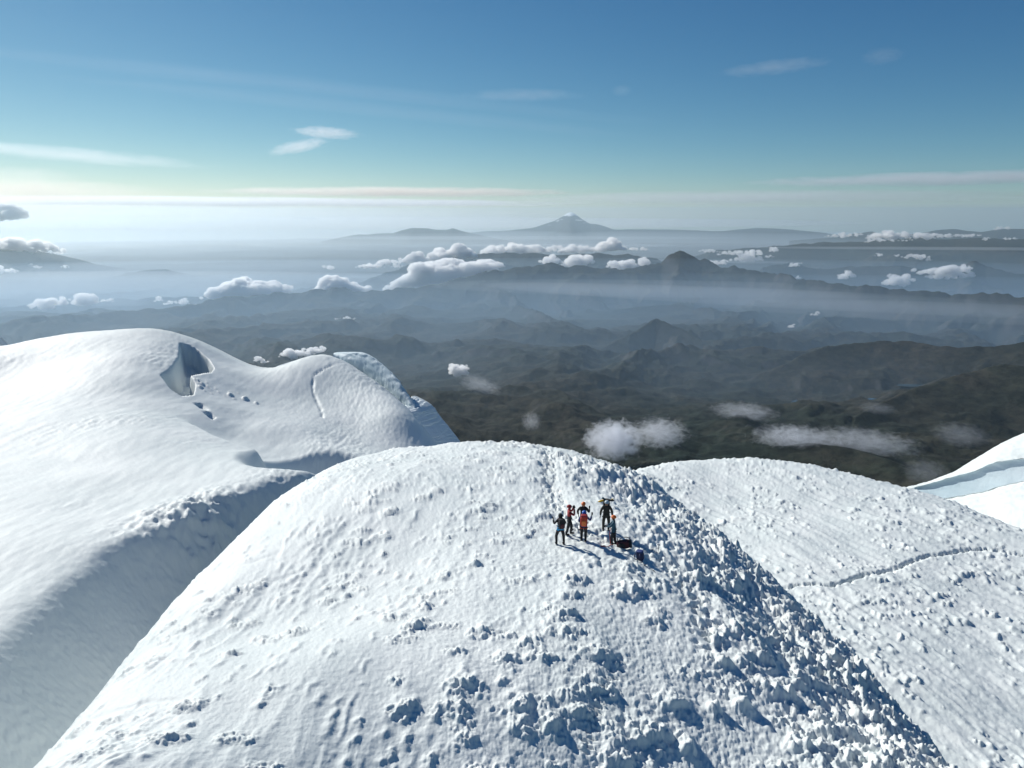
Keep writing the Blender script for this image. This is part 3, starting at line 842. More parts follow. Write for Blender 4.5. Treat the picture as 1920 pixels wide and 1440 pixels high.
def valley_h(X, Y):
    r = np.hypot(X, Y); th = np.arctan2(X, Y)
    near = 1 - smooth(9e3, 60e3, r)
    z = np.interp(r, BR, BZ) - drop(r)
    w1 = vnoise(X / 2600, Y / 2600, 401); w2 = vnoise(X / 2600, Y / 2600, 402)
    rg = ridged(X / 3100 + .35 * w1, Y / 3100 + .35 * w2, 7, 403)
    z = z + near * (430 * (rg - .42)) * (.35 + .65 * smooth(4e3, 11e3, r))
    z = z + (1 - smooth(12e3, 20e3, r)) * (40 * fbm(X / 420 + .5 * w1, Y / 300, 5, 404) + 28 * (ridged(X / 700 + .4 * w2, Y / 600 + .4 * w1, 6, 406) - .45))
    z = z + (1 - near) * 120 * fbm(X / 9000, Y / 9000, 4, 405)
    for (tt, zt, dd), s, j, a in RT:
        t = th
        top = np.interp(t, tt, zt, left=-9e4, right=-9e4); D = np.interp(t, tt, dd)
        sel = (top > -2e4) & (np.abs(r - D) < 16000 + .3 * D)
        if not sel.any(): continue
        x_, y_, r_, D_, top_ = X[sel], Y[sel], r[sel], D[sel], top[sel]
        sc_ = max(1.0, float(dd.mean()) / 22000)
        off = r_ - D_ + 500 * sc_ * vnoise(x_ / (4200 * sc_), y_ / (4200 * sc_), 410)
        d = np.abs(off)
        rr = ridged(x_ / (2000 * sc_) + .25 * w1[sel], y_ / (2000 * sc_) + .25 * w2[sel], 6, 411)
        fall_ = s * d * (1.35 - .7 * rr) / (1 + d / (9000 * sc_))
        jag = j * sc_ ** .5 * (fbm(x_ / (520 * sc_), y_ / (520 * sc_), 4, 412))
        zz = top_ - fall_ + jag * np.exp(-d / (1600 * sc_)) * .8 + a * (rr - .62) * smooth(0, 1800 * sc_, d)
        z[sel] = np.maximum(z[sel], zz)
    for c, a, b in LAKES:
        lx = (X - c[0]) / a; ly = (Y - c[1]) / b
        m = 1 - smooth(.9, 1.5, np.hypot(lx, ly) + .22 * vnoise(X / 190, Y / 110, 420))
        z = z * (1 - m) + m * (c[2] - 8)
    return z
M_VAL, nt, bs = material('paramo_and_forest')
bs.inputs['Roughness'].default_value = .95; bs.inputs['Specular IOR Level'].default_value = .1
geo = nt.nodes.new('ShaderNodeNewGeometry')
def mult(scale, vec=(1, 1, 1)):
    m = nt.nodes.new('ShaderNodeMapping'); m.inputs['Scale'].default_value = tuple(scale * v for v in vec)
    nt.links.new(geo.outputs['Position'], m.inputs['Vector']); return m.outputs[0]
def noise_(scale, detail=6, rough=.6, dist=0):
    n = nt.nodes.new('ShaderNodeTexNoise'); n.inputs['Scale'].default_value = 1.0; n.inputs['Detail'].default_value = detail; n.inputs['Roughness'].default_value = rough; n.inputs['Distortion'].default_value = dist
    nt.links.new(mult(scale), n.inputs['Vector']); return n.outputs['Fac']
def ramp_(fac, stops):
    r = nt.nodes.new('ShaderNodeValToRGB'); e = r.color_ramp.elements
    while len(e) < len(stops): e.new(.5)
    for k, (p, c) in enumerate(stops): e[k].position = p; e[k].color = tuple(c) + (1,)
    nt.links.new(fac, r.inputs['Fac']); return r.outputs['Color']
def mix_(a, b, f, mode='MIX'):
    m = nt.nodes.new('ShaderNodeMix'); m.data_type = 'RGBA'; m.blend_type = mode
    nt.links.new(a, m.inputs['A']); nt.links.new(b, m.inputs['B'])
    if isinstance(f, float): m.inputs['Factor'].default_value = f
    else: nt.links.new(f, m.inputs['Factor'])
    return m.outputs['Result']
c1 = ramp_(noise_(1 / 900, 8, .65, .6), [(.30, (.009, .015, .013)), (.47, (.019, .027, .021)), (.56, (.034, .034, .028)), (.70, (.022, .032, .026))])
c2 = ramp_(noise_(1 / 3200, 5, .55, .3), [(.35, (.015, .025, .021)), (.60, (.042, .034, .027))])
c3 = ramp_(noise_(1 / 110, 6, .7), [(.38, (.30, .32, .34)), (.62, (1.6, 1.55, 1.4))])
sep = nt.nodes.new('ShaderNodeSeparateXYZ'); nt.links.new(geo.outputs['Normal'], sep.inputs[0])
rock = ramp_(noise_(1 / 160, 6, .7), [(.3, (.028, .028, .029)), (.7, (.070, .068, .066))])
rm_ = nt.nodes.new('ShaderNodeMapRange'); rm_.inputs[1].default_value = .90; rm_.inputs[2].default_value = .72; nt.links.new(sep.outputs['Z'], rm_.inputs[0])
sepz = nt.nodes.new('ShaderNodeSeparateXYZ'); nt.links.new(geo.outputs['Position'], sepz.inputs[0])
sn = nt.nodes.new('ShaderNodeMath'); sn.operation = 'MULTIPLY_ADD'; sn.inputs[1].default_value = 900; nt.links.new(noise_(1 / 2600, 5), sn.inputs[0]); nt.links.new(sepz.outputs['Z'], sn.inputs[2])
snr = nt.nodes.new('ShaderNodeMapRange'); snr.inputs[1].default_value = -60; snr.inputs[2].default_value = 60; nt.links.new(sn.outputs[0], snr.inputs[0])
white = nt.nodes.new('ShaderNodeRGB'); white.outputs[0].default_value = (.8, .84, .88, 1)
col_ = mix_(mix_(mix_(mix_(c1, c2, .42), c3, .7, 'MULTIPLY'), rock, rm_.outputs[0]), white.outputs[0], snr.outputs[0])
nt.links.new(col_, bs.inputs['Base Color'])
bp = nt.nodes.new('ShaderNodeBump'); bp.inputs['Strength'].default_value = .8; bp.inputs['Distance'].default_value = 38
nt.links.new(noise_(1 / 240, 8, .7), bp.inputs['Height']); nt.links.new(bp.outputs[0], bs.inputs['Normal'])
VTH = [math.radians(a) for a in (-30, -10, 5, 20, 30)]
va = even_rows(valley_h, VTH, 2600, 13000, 330, .02)
vb_ = even_rows(valley_h, VTH, 13000, 30000, 170, .10)
vc = even_rows(valley_h, VTH, 30000, 150000, 120, .25)
polar('valley', -50, 50, 900, np.concatenate([va, vb_[1:], vc[1:]]), valley_h, M_VAL)
M_WATER, nt, bs = material('lake_water')
bs.inputs['Base Color'].default_value = (.03, .06, .08, 1); bs.inputs['Roughness'].default_value = .12
nw = nt.nodes.new('ShaderNodeTexNoise'); nw.inputs['Scale'].default_value = .05
bp = nt.nodes.new('ShaderNodeBump'); bp.inputs['Strength'].default_value = .3; nt.links.new(nw.outputs['Fac'], bp.inputs['Height']); nt.links.new(bp.outputs[0], bs.inputs['Normal'])
for c, a, b in LAKES:
    bm = bmesh.new()
    vs = [bm.verts.new((1.5 * a * math.cos(k * math.pi / 24), 1.5 * b * math.sin(k * math.pi / 24), 0)) for k in range(48)]
    bm.faces.new(vs); me = bpy.data.meshes.new('lake'); bm.to_mesh(me); bm.free(); me.materials.append(M_WATER)
    o = bpy.data.objects.new('lake', me); COL.objects.link(o); o.location = (c[0], c[1], c[2] - 2.5); o['kind'] = 'structure'
print('valley done', round(time.time() - T0, 1))

# ------------------------------------------------------------------ air
def box_mesh(name, lo, hi):
    me = bpy.data.meshes.new(name)
    v = [(x, y, z) for x in (lo[0], hi[0]) for y in (lo[1], hi[1]) for z in (lo[2], hi[2])]
    f = [(0, 1, 3, 2), (4, 6, 7, 5), (0, 4, 5, 1), (2, 3, 7, 6), (0, 2, 6, 4), (1, 5, 7, 3)]
    me.from_pydata(v, [], f); me.update()
    return me
def volume_material(name, col, dens, g=0.0):
    m = bpy.data.materials.new(name); m.use_nodes = True; nt = m.node_tree; nt.nodes.clear()
    p = nt.nodes.new('ShaderNodeVolumePrincipled'); o = nt.nodes.new('ShaderNodeOutputMaterial')
    p.inputs['Color'].default_value = tuple(col) + (1,); p.inputs['Density'].default_value = dens; p.inputs['Anisotropy'].default_value = g
    nt.links.new(p.outputs[0], o.inputs['Volume'])
    return m, nt, p
M_HAZE, _, _ = volume_material("haze", (.70, .885, 1.0), .85e-5, .45)
me = box_mesh("haze", (-152000, -6000, -5600), (152000, 152000, 1000))
me.materials.append(M_HAZE)
hz = bpy.data.objects.new('haze', me); COL.objects.link(hz); hz['kind'] = 'stuff'
# ------------------------------------------------------------------ clouds
from mathutils import noise as mnoise
def cloud_mat(L):
    m, nt, p = volume_material('cumulus', (1, 1, 1), 1.0 / L, .42)
    return m
_cm = {}
def get_cloud_mat(D):
    k = round(math.log(D) * 3)
    if k not in _cm: _cm[k] = cloud_mat(math.exp(k / 3) / FPX * 4.2)
    return _cm[k]
def ico(sub):
    bm = bmesh.new(); bmesh.ops.create_icosphere(bm, subdivisions=sub, radius=1)
    v = np.array([p.co[:] for p in bm.verts]); f = np.array([[q.index for q in p.verts] for p in bm.faces]); bm.free()
    return v, f
ICO = ico(3); ICO2 = ico(2)
def billows(name, D, lump, rg, px):
    u, v, w, h = lump
    V = []; F = []; nv = 0
    c = np.array(ptD(u, v, D)); W = w * px * .60; H = h * px * .72
    n = int(np.clip(4 + w * h / 40.0 + w / 5.0, 5, 36))
    for k in range(n):
        a = rg.uniform(-1, 1) if k > 2 else (k - 1) * .4
        e = (1 - abs(a) ** 2.2)
        r = H * rg.uniform(.32, .68) * (.45 + .55 * e)
        p = c + np.array([a * W * .92, rg.uniform(-.8, .8) * min(W, 2.2 * H) * .7, (-.65 + 1.2 * rg.rand() ** 1.2 * e) * H * .8])
        src = ICO if r / px > 5 else ICO2
        vv = src[0] * np.array([1.2, 1.2, .84]) * r
        q = (vv + p) / (r * .55)
        nn = np.array([mnoise.fractal(Vector(x), 0.75, 2.1, 4) for x in q])
        vv = vv * (1 + .34 * nn)[:, None]
        V.append(vv + p); F.append(src[1] + nv); nv += len(vv)
    V = np.concatenate(V); F = np.concatenate(F)
    me = bpy.data.meshes.new(name); org = V.mean(0)
    me.from_pydata((V - org).tolist(), [], F.tolist()); me.update()
    me.polygons.foreach_set('use_smooth', np.ones(len(F), bool))
    # one closed skin round the whole knot
    t_ = bpy.data.objects.new('tmp', me); COL.objects.link(t_)
    md = t_.modifiers.new('r', 'REMESH'); md.mode = 'VOXEL'; md.voxel_size = max(px * .7, H / 18)
    dg = bpy.context.evaluated_depsgraph_get(); dg.update()
    out = bpy.data.meshes.new_from_object(t_.evaluated_get(dg)); bpy.data.objects.remove(t_); bpy.data.meshes.remove(me)
    out.name = name; out.polygons.foreach_set('use_smooth', np.ones(len(out.polygons), bool))
    out.materials.clear(); out.materials.append(get_cloud_mat(D))
    o = bpy.data.objects.new(name, out); COL.objects.link(o); o.location = org
    return o
def cumulus(label, D, lumps, group=None, seed=0):
    """a heap of billows; every lump (u, v, width, height in photograph pixels) is one knot of them"""
    rg = np.random.RandomState(seed + 500); px = D / FPX
    if len(lumps) == 1:
        return tag(billows('cloud', D, lumps[0], rg, px), label, 'cloud', group)
    root = bpy.data.objects.new('cloud', None); COL.objects.link(root)
    root.location = ptD(lumps[0][0], lumps[0][1], D); root.empty_display_size = 100
    for l in lumps:
        o = billows('billow', D, l, rg, px); o.location = o.location - root.location; o.parent = root
    return tag(root, label, 'cloud', group)

CL = [
 ('broad white cumulus cloud hanging over the haze left of centre, above the dark ridge', 18500, [(410,550,50,18),(440,543,70,30),(472,535,80,34),(505,540,60,22),(532,536,26,12)]),
 ('white cumulus cloud resting on the dark ridge, between the broad cloud and the largest heap', 18000, [(612,540,34,30),(630,533,50,30),(660,540,60,20),(688,545,26,10)]),
 ('largest cumulus cloud heap, spilling over the mountain ridge left of centre', 19500, [(745,535,44,18),(772,525,50,24),(800,512,70,40),(835,512,90,44),(870,508,70,40),(905,500,50,26),(930,494,30,14),(770,545,30,8)]),
 ('row of small white clouds trailing left of the largest cumulus heap', 23000, [(680,499,24,7),(700,496,40,11),(728,490,40,11),(745,497,20,8),(620,501,18,8),(606,500,10,5)]),
 ('three tall cloud billows standing behind the largest cumulus heap', 25000, [(778,481,34,20),(752,487,14,8),(825,478,40,24),(862,470,46,20),(880,476,26,14)]),
 ('long bank of white cloud lying along the far ridge below the snow volcano', 31000, [(930,468,50,18),(965,466,60,16),(1000,467,60,14),(1040,467,60,12),(1080,466,60,14),(1110,465,40,10)]),
 ('bright cloud tower at the right end of the long cloud bank', 31000, [(1130,462,26,16),(1145,456,34,20),(1160,464,30,10),(1195,465,40,8)]),
 ('white cloud caught on the ridge just left of the dark rocky peak', 20500, [(1150,497,26,14),(1168,502,34,20),(1180,494,26,14),(1207,489,22,14)]),
 ('pair of white clouds on the ridge crest below the long cloud bank', 21000, [(1020,489,24,10),(1036,486,30,16),(1078,490,36,20),(1095,485,34,16),(1060,494,20,8)]),
 ('small cloud on the shoulder right of the dark rocky peak', 20500, [(1345,492,30,9),(1360,489,14,6)]),
 ('patchy white cloud line beyond the dark rocky peak', 30000, [(1330,470,40,6),(1375,474,50,9),(1400,482,50,13),(1412,473,34,10),(1450,467,18,9),(1440,480,20,5)]),
 ('dark grey cloud with a bright rim at the left edge above the horizon', 60000, [(2,397,50,20),(22,392,34,18),(38,393,16,9),(-25,400,40,18),(8,386,30,12)]),
 ('sunlit cloud lying on the dark mountain at the left edge', 44500, [(-20,455,70,20),(30,457,60,18),(66,459,50,16),(92,465,36,12),(112,472,22,7)]),
 ('low white cloud over the haze at the lower left, just above the dark ridge', 19000, [(62,572,20,7),(82,569,34,15),(104,564,40,13),(120,561,18,7)]),
 ('small round cloud right of the low white cloud at the lower left', 19000, [(150,563,20,12),(163,560,26,18),(172,566,12,7)]),
 ('faint flat cloud puff beside the small round cloud at the lower left', 19000, [(200,563,20,6),(208,561,8,4)]),
 ('white cloud touching the left edge below the dark mountain', 36000, [(-6,505,40,12),(14,507,30,7)]),
 ('pair of tiny clouds in front of the dark mountain at the left', 42000, [(58,497,8,5),(69,499,10,6),(123,499,12,5)]),
 ('chain of cloud scraps above the dark ridge right of the small round cloud', 18500, [(298,561,12,9),(322,567,26,7),(345,565,22,9),(366,571,12,4)]),
 ('ragged cloud showing behind the saddle between the two snow hills', 9500, [(484,672,16,10),(497,678,18,8),(528,675,22,9),(545,662,34,16),(567,660,34,14),(590,655,26,12),(604,653,16,9)]),
 ('thin cloud scrap over the blue valley above the second snow hill', 13500, [(633,597,14,4),(650,595,24,6),(663,597,12,4)]),
 ('bright small cloud floating over the valley right of the second snow hill', 7200, [(861,692,30,19),(850,688,18,11),(872,688,16,9)]),
 ('cloud on the far blue range near the right, left part of the chain', 47000, [(1562,441,24,6),(1585,440,30,8),(1612,439,30,6)]),
 ('puffy cloud chain on the far blue range at the right', 46000, [(1640,444,26,10),(1662,440,36,13),(1690,439,40,9),(1725,441,36,11),(1745,440,26,7),(1770,441,26,7)]),
 ('flat bright cloud below the puffy chain on the far range at the right', 40000, [(1632,451,20,6),(1648,449,26,6),(1665,450,24,5),(1700,449,26,5)]),
 ('cloud scraps on the far range at the right edge', 46000, [(1800,441,30,6),(1822,440,24,6),(1850,447,16,5),(1880,427,24,6),(1892,446,30,5)]),
 ('white two-part cloud over the blue valley, largest at the far right', 24000, [(1730,508,36,9),(1765,507,44,12),(1790,503,40,13),(1800,513,44,10),(1765,517,44,10),(1815,500,20,7)]),
 ('round white cloud left of the two-part cloud over the blue valley', 23500, [(1680,526,36,14),(1690,520,34,12),(1672,516,18,7)]),
 ('small cloud over the blue valley in line with the rocky knob at right', 27000, [(1710,479,26,8),(1728,482,26,8),(1742,486,14,5)]),
 ('tiny cloud above the round white cloud at the right', 27000, [(1648,477,12,6),(1683,478,10,5)]),
 ('small cloud on the low rise between the two mist streaks at right', 22000, [(1580,518,18,10),(1592,513,18,12),(1497,520,14,5)]),
 ('small cloud in front of the mist streak right of the dark rocky peak', 26000, [(1488,496,22,7),(1500,493,10,4)]),
 ('tiny cloud low on the mist-covered slope at right', 12500, [(1526,589,12,6),(1532,586,8,6)]),
 ('tiny cloud scrap just below left of the one on the mist-covered slope', 12000, [(1484,611,11,7),(1489,608,6,4)]),
 ('ring of cloud round the upper cone of the snow volcano', 108000, [(1044,414,16,4),(1052,411,10,3),(1084,413,16,4),(1098,418,12,3),(1030,422,8,2),(1080,397,14,2)]),
]
for k, (lab, D, lumps) in enumerate(CL): cumulus(lab, D, lumps, seed=k)
print('cumulus done', round(time.time() - T0, 1))

def ell_object(name, loc, axes, rz, mat, cat=None, label=None, kind=None, tilt=0.0):
    v, f = ICO
    me = bpy.data.meshes.new(name); me.from_pydata(v.tolist(), [], f.tolist()); me.update(); me.materials.append(mat)
    o = bpy.data.objects.new(name, me); COL.objects.link(o)
    o.location = loc; o.rotation_euler = (0, tilt, rz); o.scale = axes
    return tag(o, label, cat, None, kind)

def wisp_mat(name, dens, col=(.96, .97, 1), g=.45, sc_=(2.2, 2.2, 2.2), thr=.60, fall_=.42, seed=0, detail=8, dist=.8):
    m, nt, p = volume_material(name, col, 0, g)
    tc = nt.nodes.new('ShaderNodeTexCoord')
    ln = nt.nodes.new('ShaderNodeVectorMath'); ln.operation = 'DOT_PRODUCT'
    nt.links.new(tc.outputs['Object'], ln.inputs[0]); nt.links.new(tc.outputs['Object'], ln.inputs[1])
    mp = nt.nodes.new('ShaderNodeMapping'); mp.inputs['Scale'].default_value = sc_; mp.inputs['Location'].default_value = (seed * 3.1, seed * 1.7, seed * .9)
    nt.links.new(tc.outputs['Object'], mp.inputs[0])
    n = nt.nodes.new('ShaderNodeTexNoise'); n.inputs['Scale'].default_value = 1; n.inputs['Detail'].default_value = detail; n.inputs['Roughness'].default_value = .62; n.inputs['Distortion'].default_value = dist
    nt.links.new(mp.outputs[0], n.inputs['Vector'])
    a = nt.nodes.new('ShaderNodeMath'); a.operation = 'MULTIPLY_ADD'; a.inputs[1].default_value = -fall_; a.inputs[2].default_value = fall_ - thr
    nt.links.new(ln.outputs['Value'], a.inputs[0])
    b = nt.nodes.new('ShaderNodeMath'); b.operation = 'ADD'; nt.links.new(a.outputs[0], b.inputs[0]); nt.links.new(n.outputs['Fac'], b.inputs[1])
    c = nt.nodes.new('ShaderNodeMath'); c.operation = 'MAXIMUM'; c.inputs[1].default_value = 0; nt.links.new(b.outputs[0], c.inputs[0])
    d = nt.nodes.new('ShaderNodeMath'); d.operation = 'MULTIPLY'; d.inputs[1].default_value = dens; nt.links.new(c.outputs[0], d.inputs[0])
    nt.links.new(d.outputs[0], p.inputs['Density'])
    m.cycles.volume_step_rate = .22
    return m
def wisp(label, u, v, D, w, h, dens, depth=1.0, tilt=0.0, rz=0.0, seed=0, **k):
    px = D / FPX / math.cos(math.atan2(abs(u - 960), FPX)) ; W = w * px * .5; H = h * px * .5
    m = wisp_mat('vapour', dens, seed=seed, **k)
    return ell_object('cloud', ptD(u, v, D), (W, max(H, W * .25) * depth, H), -math.atan2(u - 960, FPX) + rz, m, 'cloud', label, tilt=tilt)
# torn mist just beyond the crest and over the near valley
WS = dict(sc_=(5, 3.0, 5))
wisp('dense grey-white puff of mist rising just behind the crest of the near summit', 1150, 826, 4700, 150, 104, .08, seed=1, thr=.69, **WS)
wisp('torn veil of mist to the right of the dense puff behind the crest', 1235, 812, 5000, 140, 80, .045, seed=2, thr=.70, **WS)
wisp('ragged flat mist cloud over the brown valley above the right snow slope', 1490, 822, 5400, 190, 64, .045, seed=3, sc_=(9, 4, 4.5), thr=.70)
wisp('long thin mist streamer right of the ragged flat mist cloud', 1620, 828, 5400, 210, 56, .03, seed=4, sc_=(9, 4, 4.5), thr=.69)
wisp('thin mist scraps above the ragged flat mist cloud', 1395, 772, 6200, 150, 46, .024, seed=5, sc_=(6.0, 3, 3.4), thr=.67)
wisp('faint mist wisp nearest the ice cliff', 1800, 815, 5600, 80, 40, .008, seed=6, thr=.58, **WS)
wisp('faint streak of mist left of the dense puff behind the crest', 996, 790, 5200, 46, 46, .012, seed=7, thr=.60, **WS)
wisp('thin mist tail below the bright small cloud', 900, 722, 6900, 100, 44, .010, seed=8, thr=.60, tilt=.35, **WS)
wisp('small faint mist wisp over the valley, upper right of the mist scraps', 1645, 765, 6600, 66, 22, .009, seed=9, thr=.58, **WS)
wisp('pale mist wisp low between the snow slope and the ice cliff', 1735, 885, 4600, 70, 44, .008, seed=10, thr=.58, **WS)
# high cirrus
wisp('bright feathery cloud high on the left, upper of the pair', 612, 249, 30000, 130, 24, .010, seed=11, sc_=(5, 2.5, 3), thr=.60, tilt=.03, depth=.5)
wisp('bright feathery cloud high on the left, lower of the pair', 560, 275, 30000, 120, 24, .010, seed=12, sc_=(5, 2.5, 3), thr=.60, tilt=-.22, depth=.5)
wisp('long thin peach-tinted cloud streak above the far volcano', 750, 360, 42000, 700, 20, .0040, seed=13, sc_=(7, 2, 1.2), thr=.53, col=(1, .93, .87), depth=.35)
wisp('peach-tinted cloud band low at the left edge', 30, 357, 45000, 360, 30, .0022, seed=14, sc_=(4, 2, 1.4), thr=.52, col=(1, .91, .84), depth=.35)
wisp('feathery pale cloud above the peach band at the left edge', 20, 334, 45000, 180, 30, .0016, seed=15, sc_=(4, 2, 1.4), thr=.53, col=(1, .95, .91), depth=.35)
wisp('thin white cloud streak curving from the left edge', 110, 288, 40000, 420, 22, .0014, seed=16, sc_=(5, 2, 1.2), thr=.56, tilt=.055, depth=.35)
wisp('long pale cloud streak at the right edge above the horizon', 1800, 334, 42000, 560, 20, .0030, seed=17, sc_=(5, 2, 1.0), thr=.53, depth=.35)
wisp('wispy brush-stroke cloud high on the right', 1450, 126, 30000, 180, 24, .0014, seed=18, sc_=(4, 2, 1.6), thr=.55, depth=.5, tilt=-.04)
wisp('small faint cloud smudge in the upper right corner', 1655, 105, 30000, 60, 26, .0010, seed=19, thr=.55, depth=.6, **WS)
wisp('faint cloud smudge high in the middle of the sky', 1165, 170, 38000, 40, 22, .0008, seed=20, thr=.55, depth=.6, **WS)
wisp('faint streaks of cirrus high near the middle of the sky', 980, 178, 40000, 240, 26, .0007, seed=21, sc_=(5, 2, 1.6), thr=.56, depth=.4)
wisp('faint long cirrus veil across the upper left sky', 620, 165, 50000, 1300, 26, .00005, seed=22, sc_=(5, 2, 2.2), thr=.52, tilt=.06, depth=.3)
wisp('second faint cirrus veil below the first in the left sky', 700, 205, 52000, 1100, 26, .00005, seed=23, sc_=(5, 2, 2.0), thr=.52, tilt=.07, depth=.3)
wisp('pale layered cloud veil above the horizon at right', 1400, 370, 60000, 900, 24, .0012, seed=24, sc_=(7, 2, 1.6), thr=.50, depth=.25)
wisp('thin white cloud sheet stretching over the left horizon', 420, 378, 60000, 1300, 16, .0026, seed=25, sc_=(5, 2, 1.4), thr=.48, depth=.25)
wisp('bright veil of cloud low over the left horizon', 300, 420, 130000, 1500, 60, .0003, seed=26, sc_=(3, 2, 2.0), thr=.40, depth=.25)
# flat layers of mist in and over the valley (soft-edged because they thin out towards the rim)
def layer(u, v, D, ax, ay, az, dens, rz=0, col=(.9, .95, 1.0), g=.45):
    m, _, _ = volume_material('mist', col, dens, g)
    return ell_object('mist', ptD(u, v, D), (ax, ay, az), rz, m, kind='stuff')
for v_, D_, ay_, az_, de_ in ((612, 12500, 6000, 420, 3.2e-5), (600, 13500, 7600, 700, 2.8e-5), (585, 14500, 9500, 1000, 2.2e-5), (560, 17000, 13000, 1250, 1.1e-5)):
    layer(960, v_, D_, 28000, ay_, az_, de_, col=(.54, .77, 1.0), g=.3)
layer(600, 452, 92000, 115000, 58000, 900, 2.4e-5, col=(.86, .93, 1), g=.5)
layer(1500, 560, 15500, 7500, 1500, 110, 1.5e-4, rz=-.42)
layer(1250, 540, 16500, 6000, 1800, 100, 1.0e-4, rz=-.15)
layer(1800, 585, 13500, 4500, 1200, 90, 1.4e-4, rz=-.30)
layer(150, 535, 27000, 15000, 5200, 260, 9e-5)
layer(500, 505, 36000, 16000, 6000, 260, 4e-5)
layer(1340, 490, 27000, 3200, 700, 45, 3.0e-4, rz=-.25)
layer(1800, 466, 38000, 9500, 1200, 60, 2.0e-4, rz=-.12)
layer(1060, 460, 42000, 7000, 1800, 90, 1.5e-4)
layer(960, 446, 78000, 26000, 5000, 160, 5e-5)
layer(620, 418, 134000, 100000, 13000, 1100, 6e-5, g=.5, col=(1, 1, 1))
layer(960, 520, 19500, 5000, 1300, 100, 7e-5)
# ------------------------------------------------------------------ the climbing party
M = {
 'black': plain('black_fabric', (.012, .013, .016), .8), 'dark': plain('charcoal_fabric', (.025, .027, .03), .85), 'olive': plain('dark_olive_fabric', (.035, .034, .028), .85),
 'maroon': plain('maroon_fabric', (.07, .012, .018), .75), 'red': plain('red_fabric', (.30, .02, .025), .7), 'orange': plain('orange_plastic', (.75, .17, .03), .4),
 'orred': plain('orange_red_pack_fabric', (.50, .05, .018), .65), 'blue': plain('blue_fabric', (.010, .035, .16), .7), 'helmblue': plain('blue_helmet_plastic', (.015, .10, .42), .35),
 'sky': plain('light_blue_fabric', (.03, .30, .55), .7), 'teal': plain('teal_fabric', (.012, .075, .12), .7), 'skin': plain('skin', (.38, .20, .13), .55),
 'grey': plain('light_grey_plastic', (.40, .50, .55), .4), 'yellow': plain('yellow_fabric', (.70, .42, .02), .6), 'metal': plain('aluminium', (.5, .5, .52), .3, 1.0),
 'rope': plain('red_rope', (.55, .05, .03), .8), 'navy': plain('navy_fabric', (.010, .018, .07), .7), 'glass': plain('dark_lens', (.01, .01, .012), .1), 'white': plain('white_strap', (.7, .7, .68), .6),
}
MN = list(M)

def mesh_obj(name, me, parent=None):
    o = bpy.data.objects.new(name, me); COL.objects.link(o)
    if parent: o.parent = parent
    return o

class MB:
    """collects shapes for ONE mesh object"""
    def __init__(s): s.bm = bmesh.new(); s.mats = []
    def _m(s, faces, mat):
        if mat not in s.mats: s.mats.append(mat)
        for f in faces: f.material_index = s.mats.index(mat); f.smooth = True
    def ball(s, c, r, mat, rot=None, sub=2, cut=None):
        n0 = len(s.bm.faces)
        g = bmesh.ops.create_icosphere(s.bm, subdivisions=sub, radius=1)
        for v in g['verts']:
            p = Vector((v.co.x * r[0], v.co.y * r[1], v.co.z * r[2]))
            if cut is not None and v.co.z < cut: p.z = cut * r[2]
            if rot: p = rot @ p
            v.co = p + Vector(c)
        s.bm.faces.ensure_lookup_table(); s._m(s.bm.faces[n0:], mat); return s
    def tube(s, pts, rad, mat, seg=8, flat=1.0):
        n0 = len(s.bm.faces); P = [Vector(p) for p in pts]; rings = []
        for i, p in enumerate(P):
            d = (P[min(i + 1, len(P) - 1)] - P[max(i - 1, 0)]).normalized()
            a = d.cross(Vector((0, 0, 1)) if abs(d.z) < .9 else Vector((0, 1, 0))).normalized(); b = d.cross(a)
            r = rad[i] if isinstance(rad, (list, tuple)) else rad
            rings.append([s.bm.verts.new(p + r * (math.cos(t) * a + flat * math.sin(t) * b)) for t in [2 * math.pi * k / seg for k in range(seg)]])
        for A, B in zip(rings, rings[1:]):
            for k in range(seg): s.bm.faces.new((A[k], A[(k + 1) % seg], B[(k + 1) % seg], B[k]))
        s.bm.faces.new(rings[0][::-1]); s.bm.faces.new(rings[-1])
        s.bm.faces.ensure_lookup_table(); s._m(s.bm.faces[n0:], mat); return s
    def box(s, c, size, mat, rot=None, bevel=.2, taper=1.0):
        n0 = len(s.bm.faces)
        g = bmesh.ops.create_cube(s.bm, size=1)
        bmesh.ops.subdivide_edges(s.bm, edges=list({e for v in g['verts'] for e in v.link_edges}), cuts=4, use_grid_fill=True)
        s.bm.faces.ensure_lookup_table(); fs = s.bm.faces[n0:]; n = 1.3 / bevel
        for v in {v for f in fs for v in f.verts}:
            v.co *= .5 / (sum(abs(c_) ** n for c_ in v.co) ** (1 / n))
        for v in {v for f in fs for v in f.verts}:
            k = 1 + (taper - 1) * (v.co.z + .5)
            p = Vector((v.co.x * size[0] * k, v.co.y * size[1] * k, v.co.z * size[2]))
            if rot: p = rot @ p
            v.co = p + Vector(c)
        s._m(fs, mat); return s
    def build(s, name, parent=None):
        bmesh.ops.recalc_face_normals(s.bm, faces=s.bm.faces)
        me = bpy.data.meshes.new(name); s.bm.to_mesh(me); s.bm.free()
        for m in s.mats: me.materials.append(M[m])
        return mesh_obj(name, me, parent)

def rotz(a): return Matrix.Rotation(a, 3, 'Z')

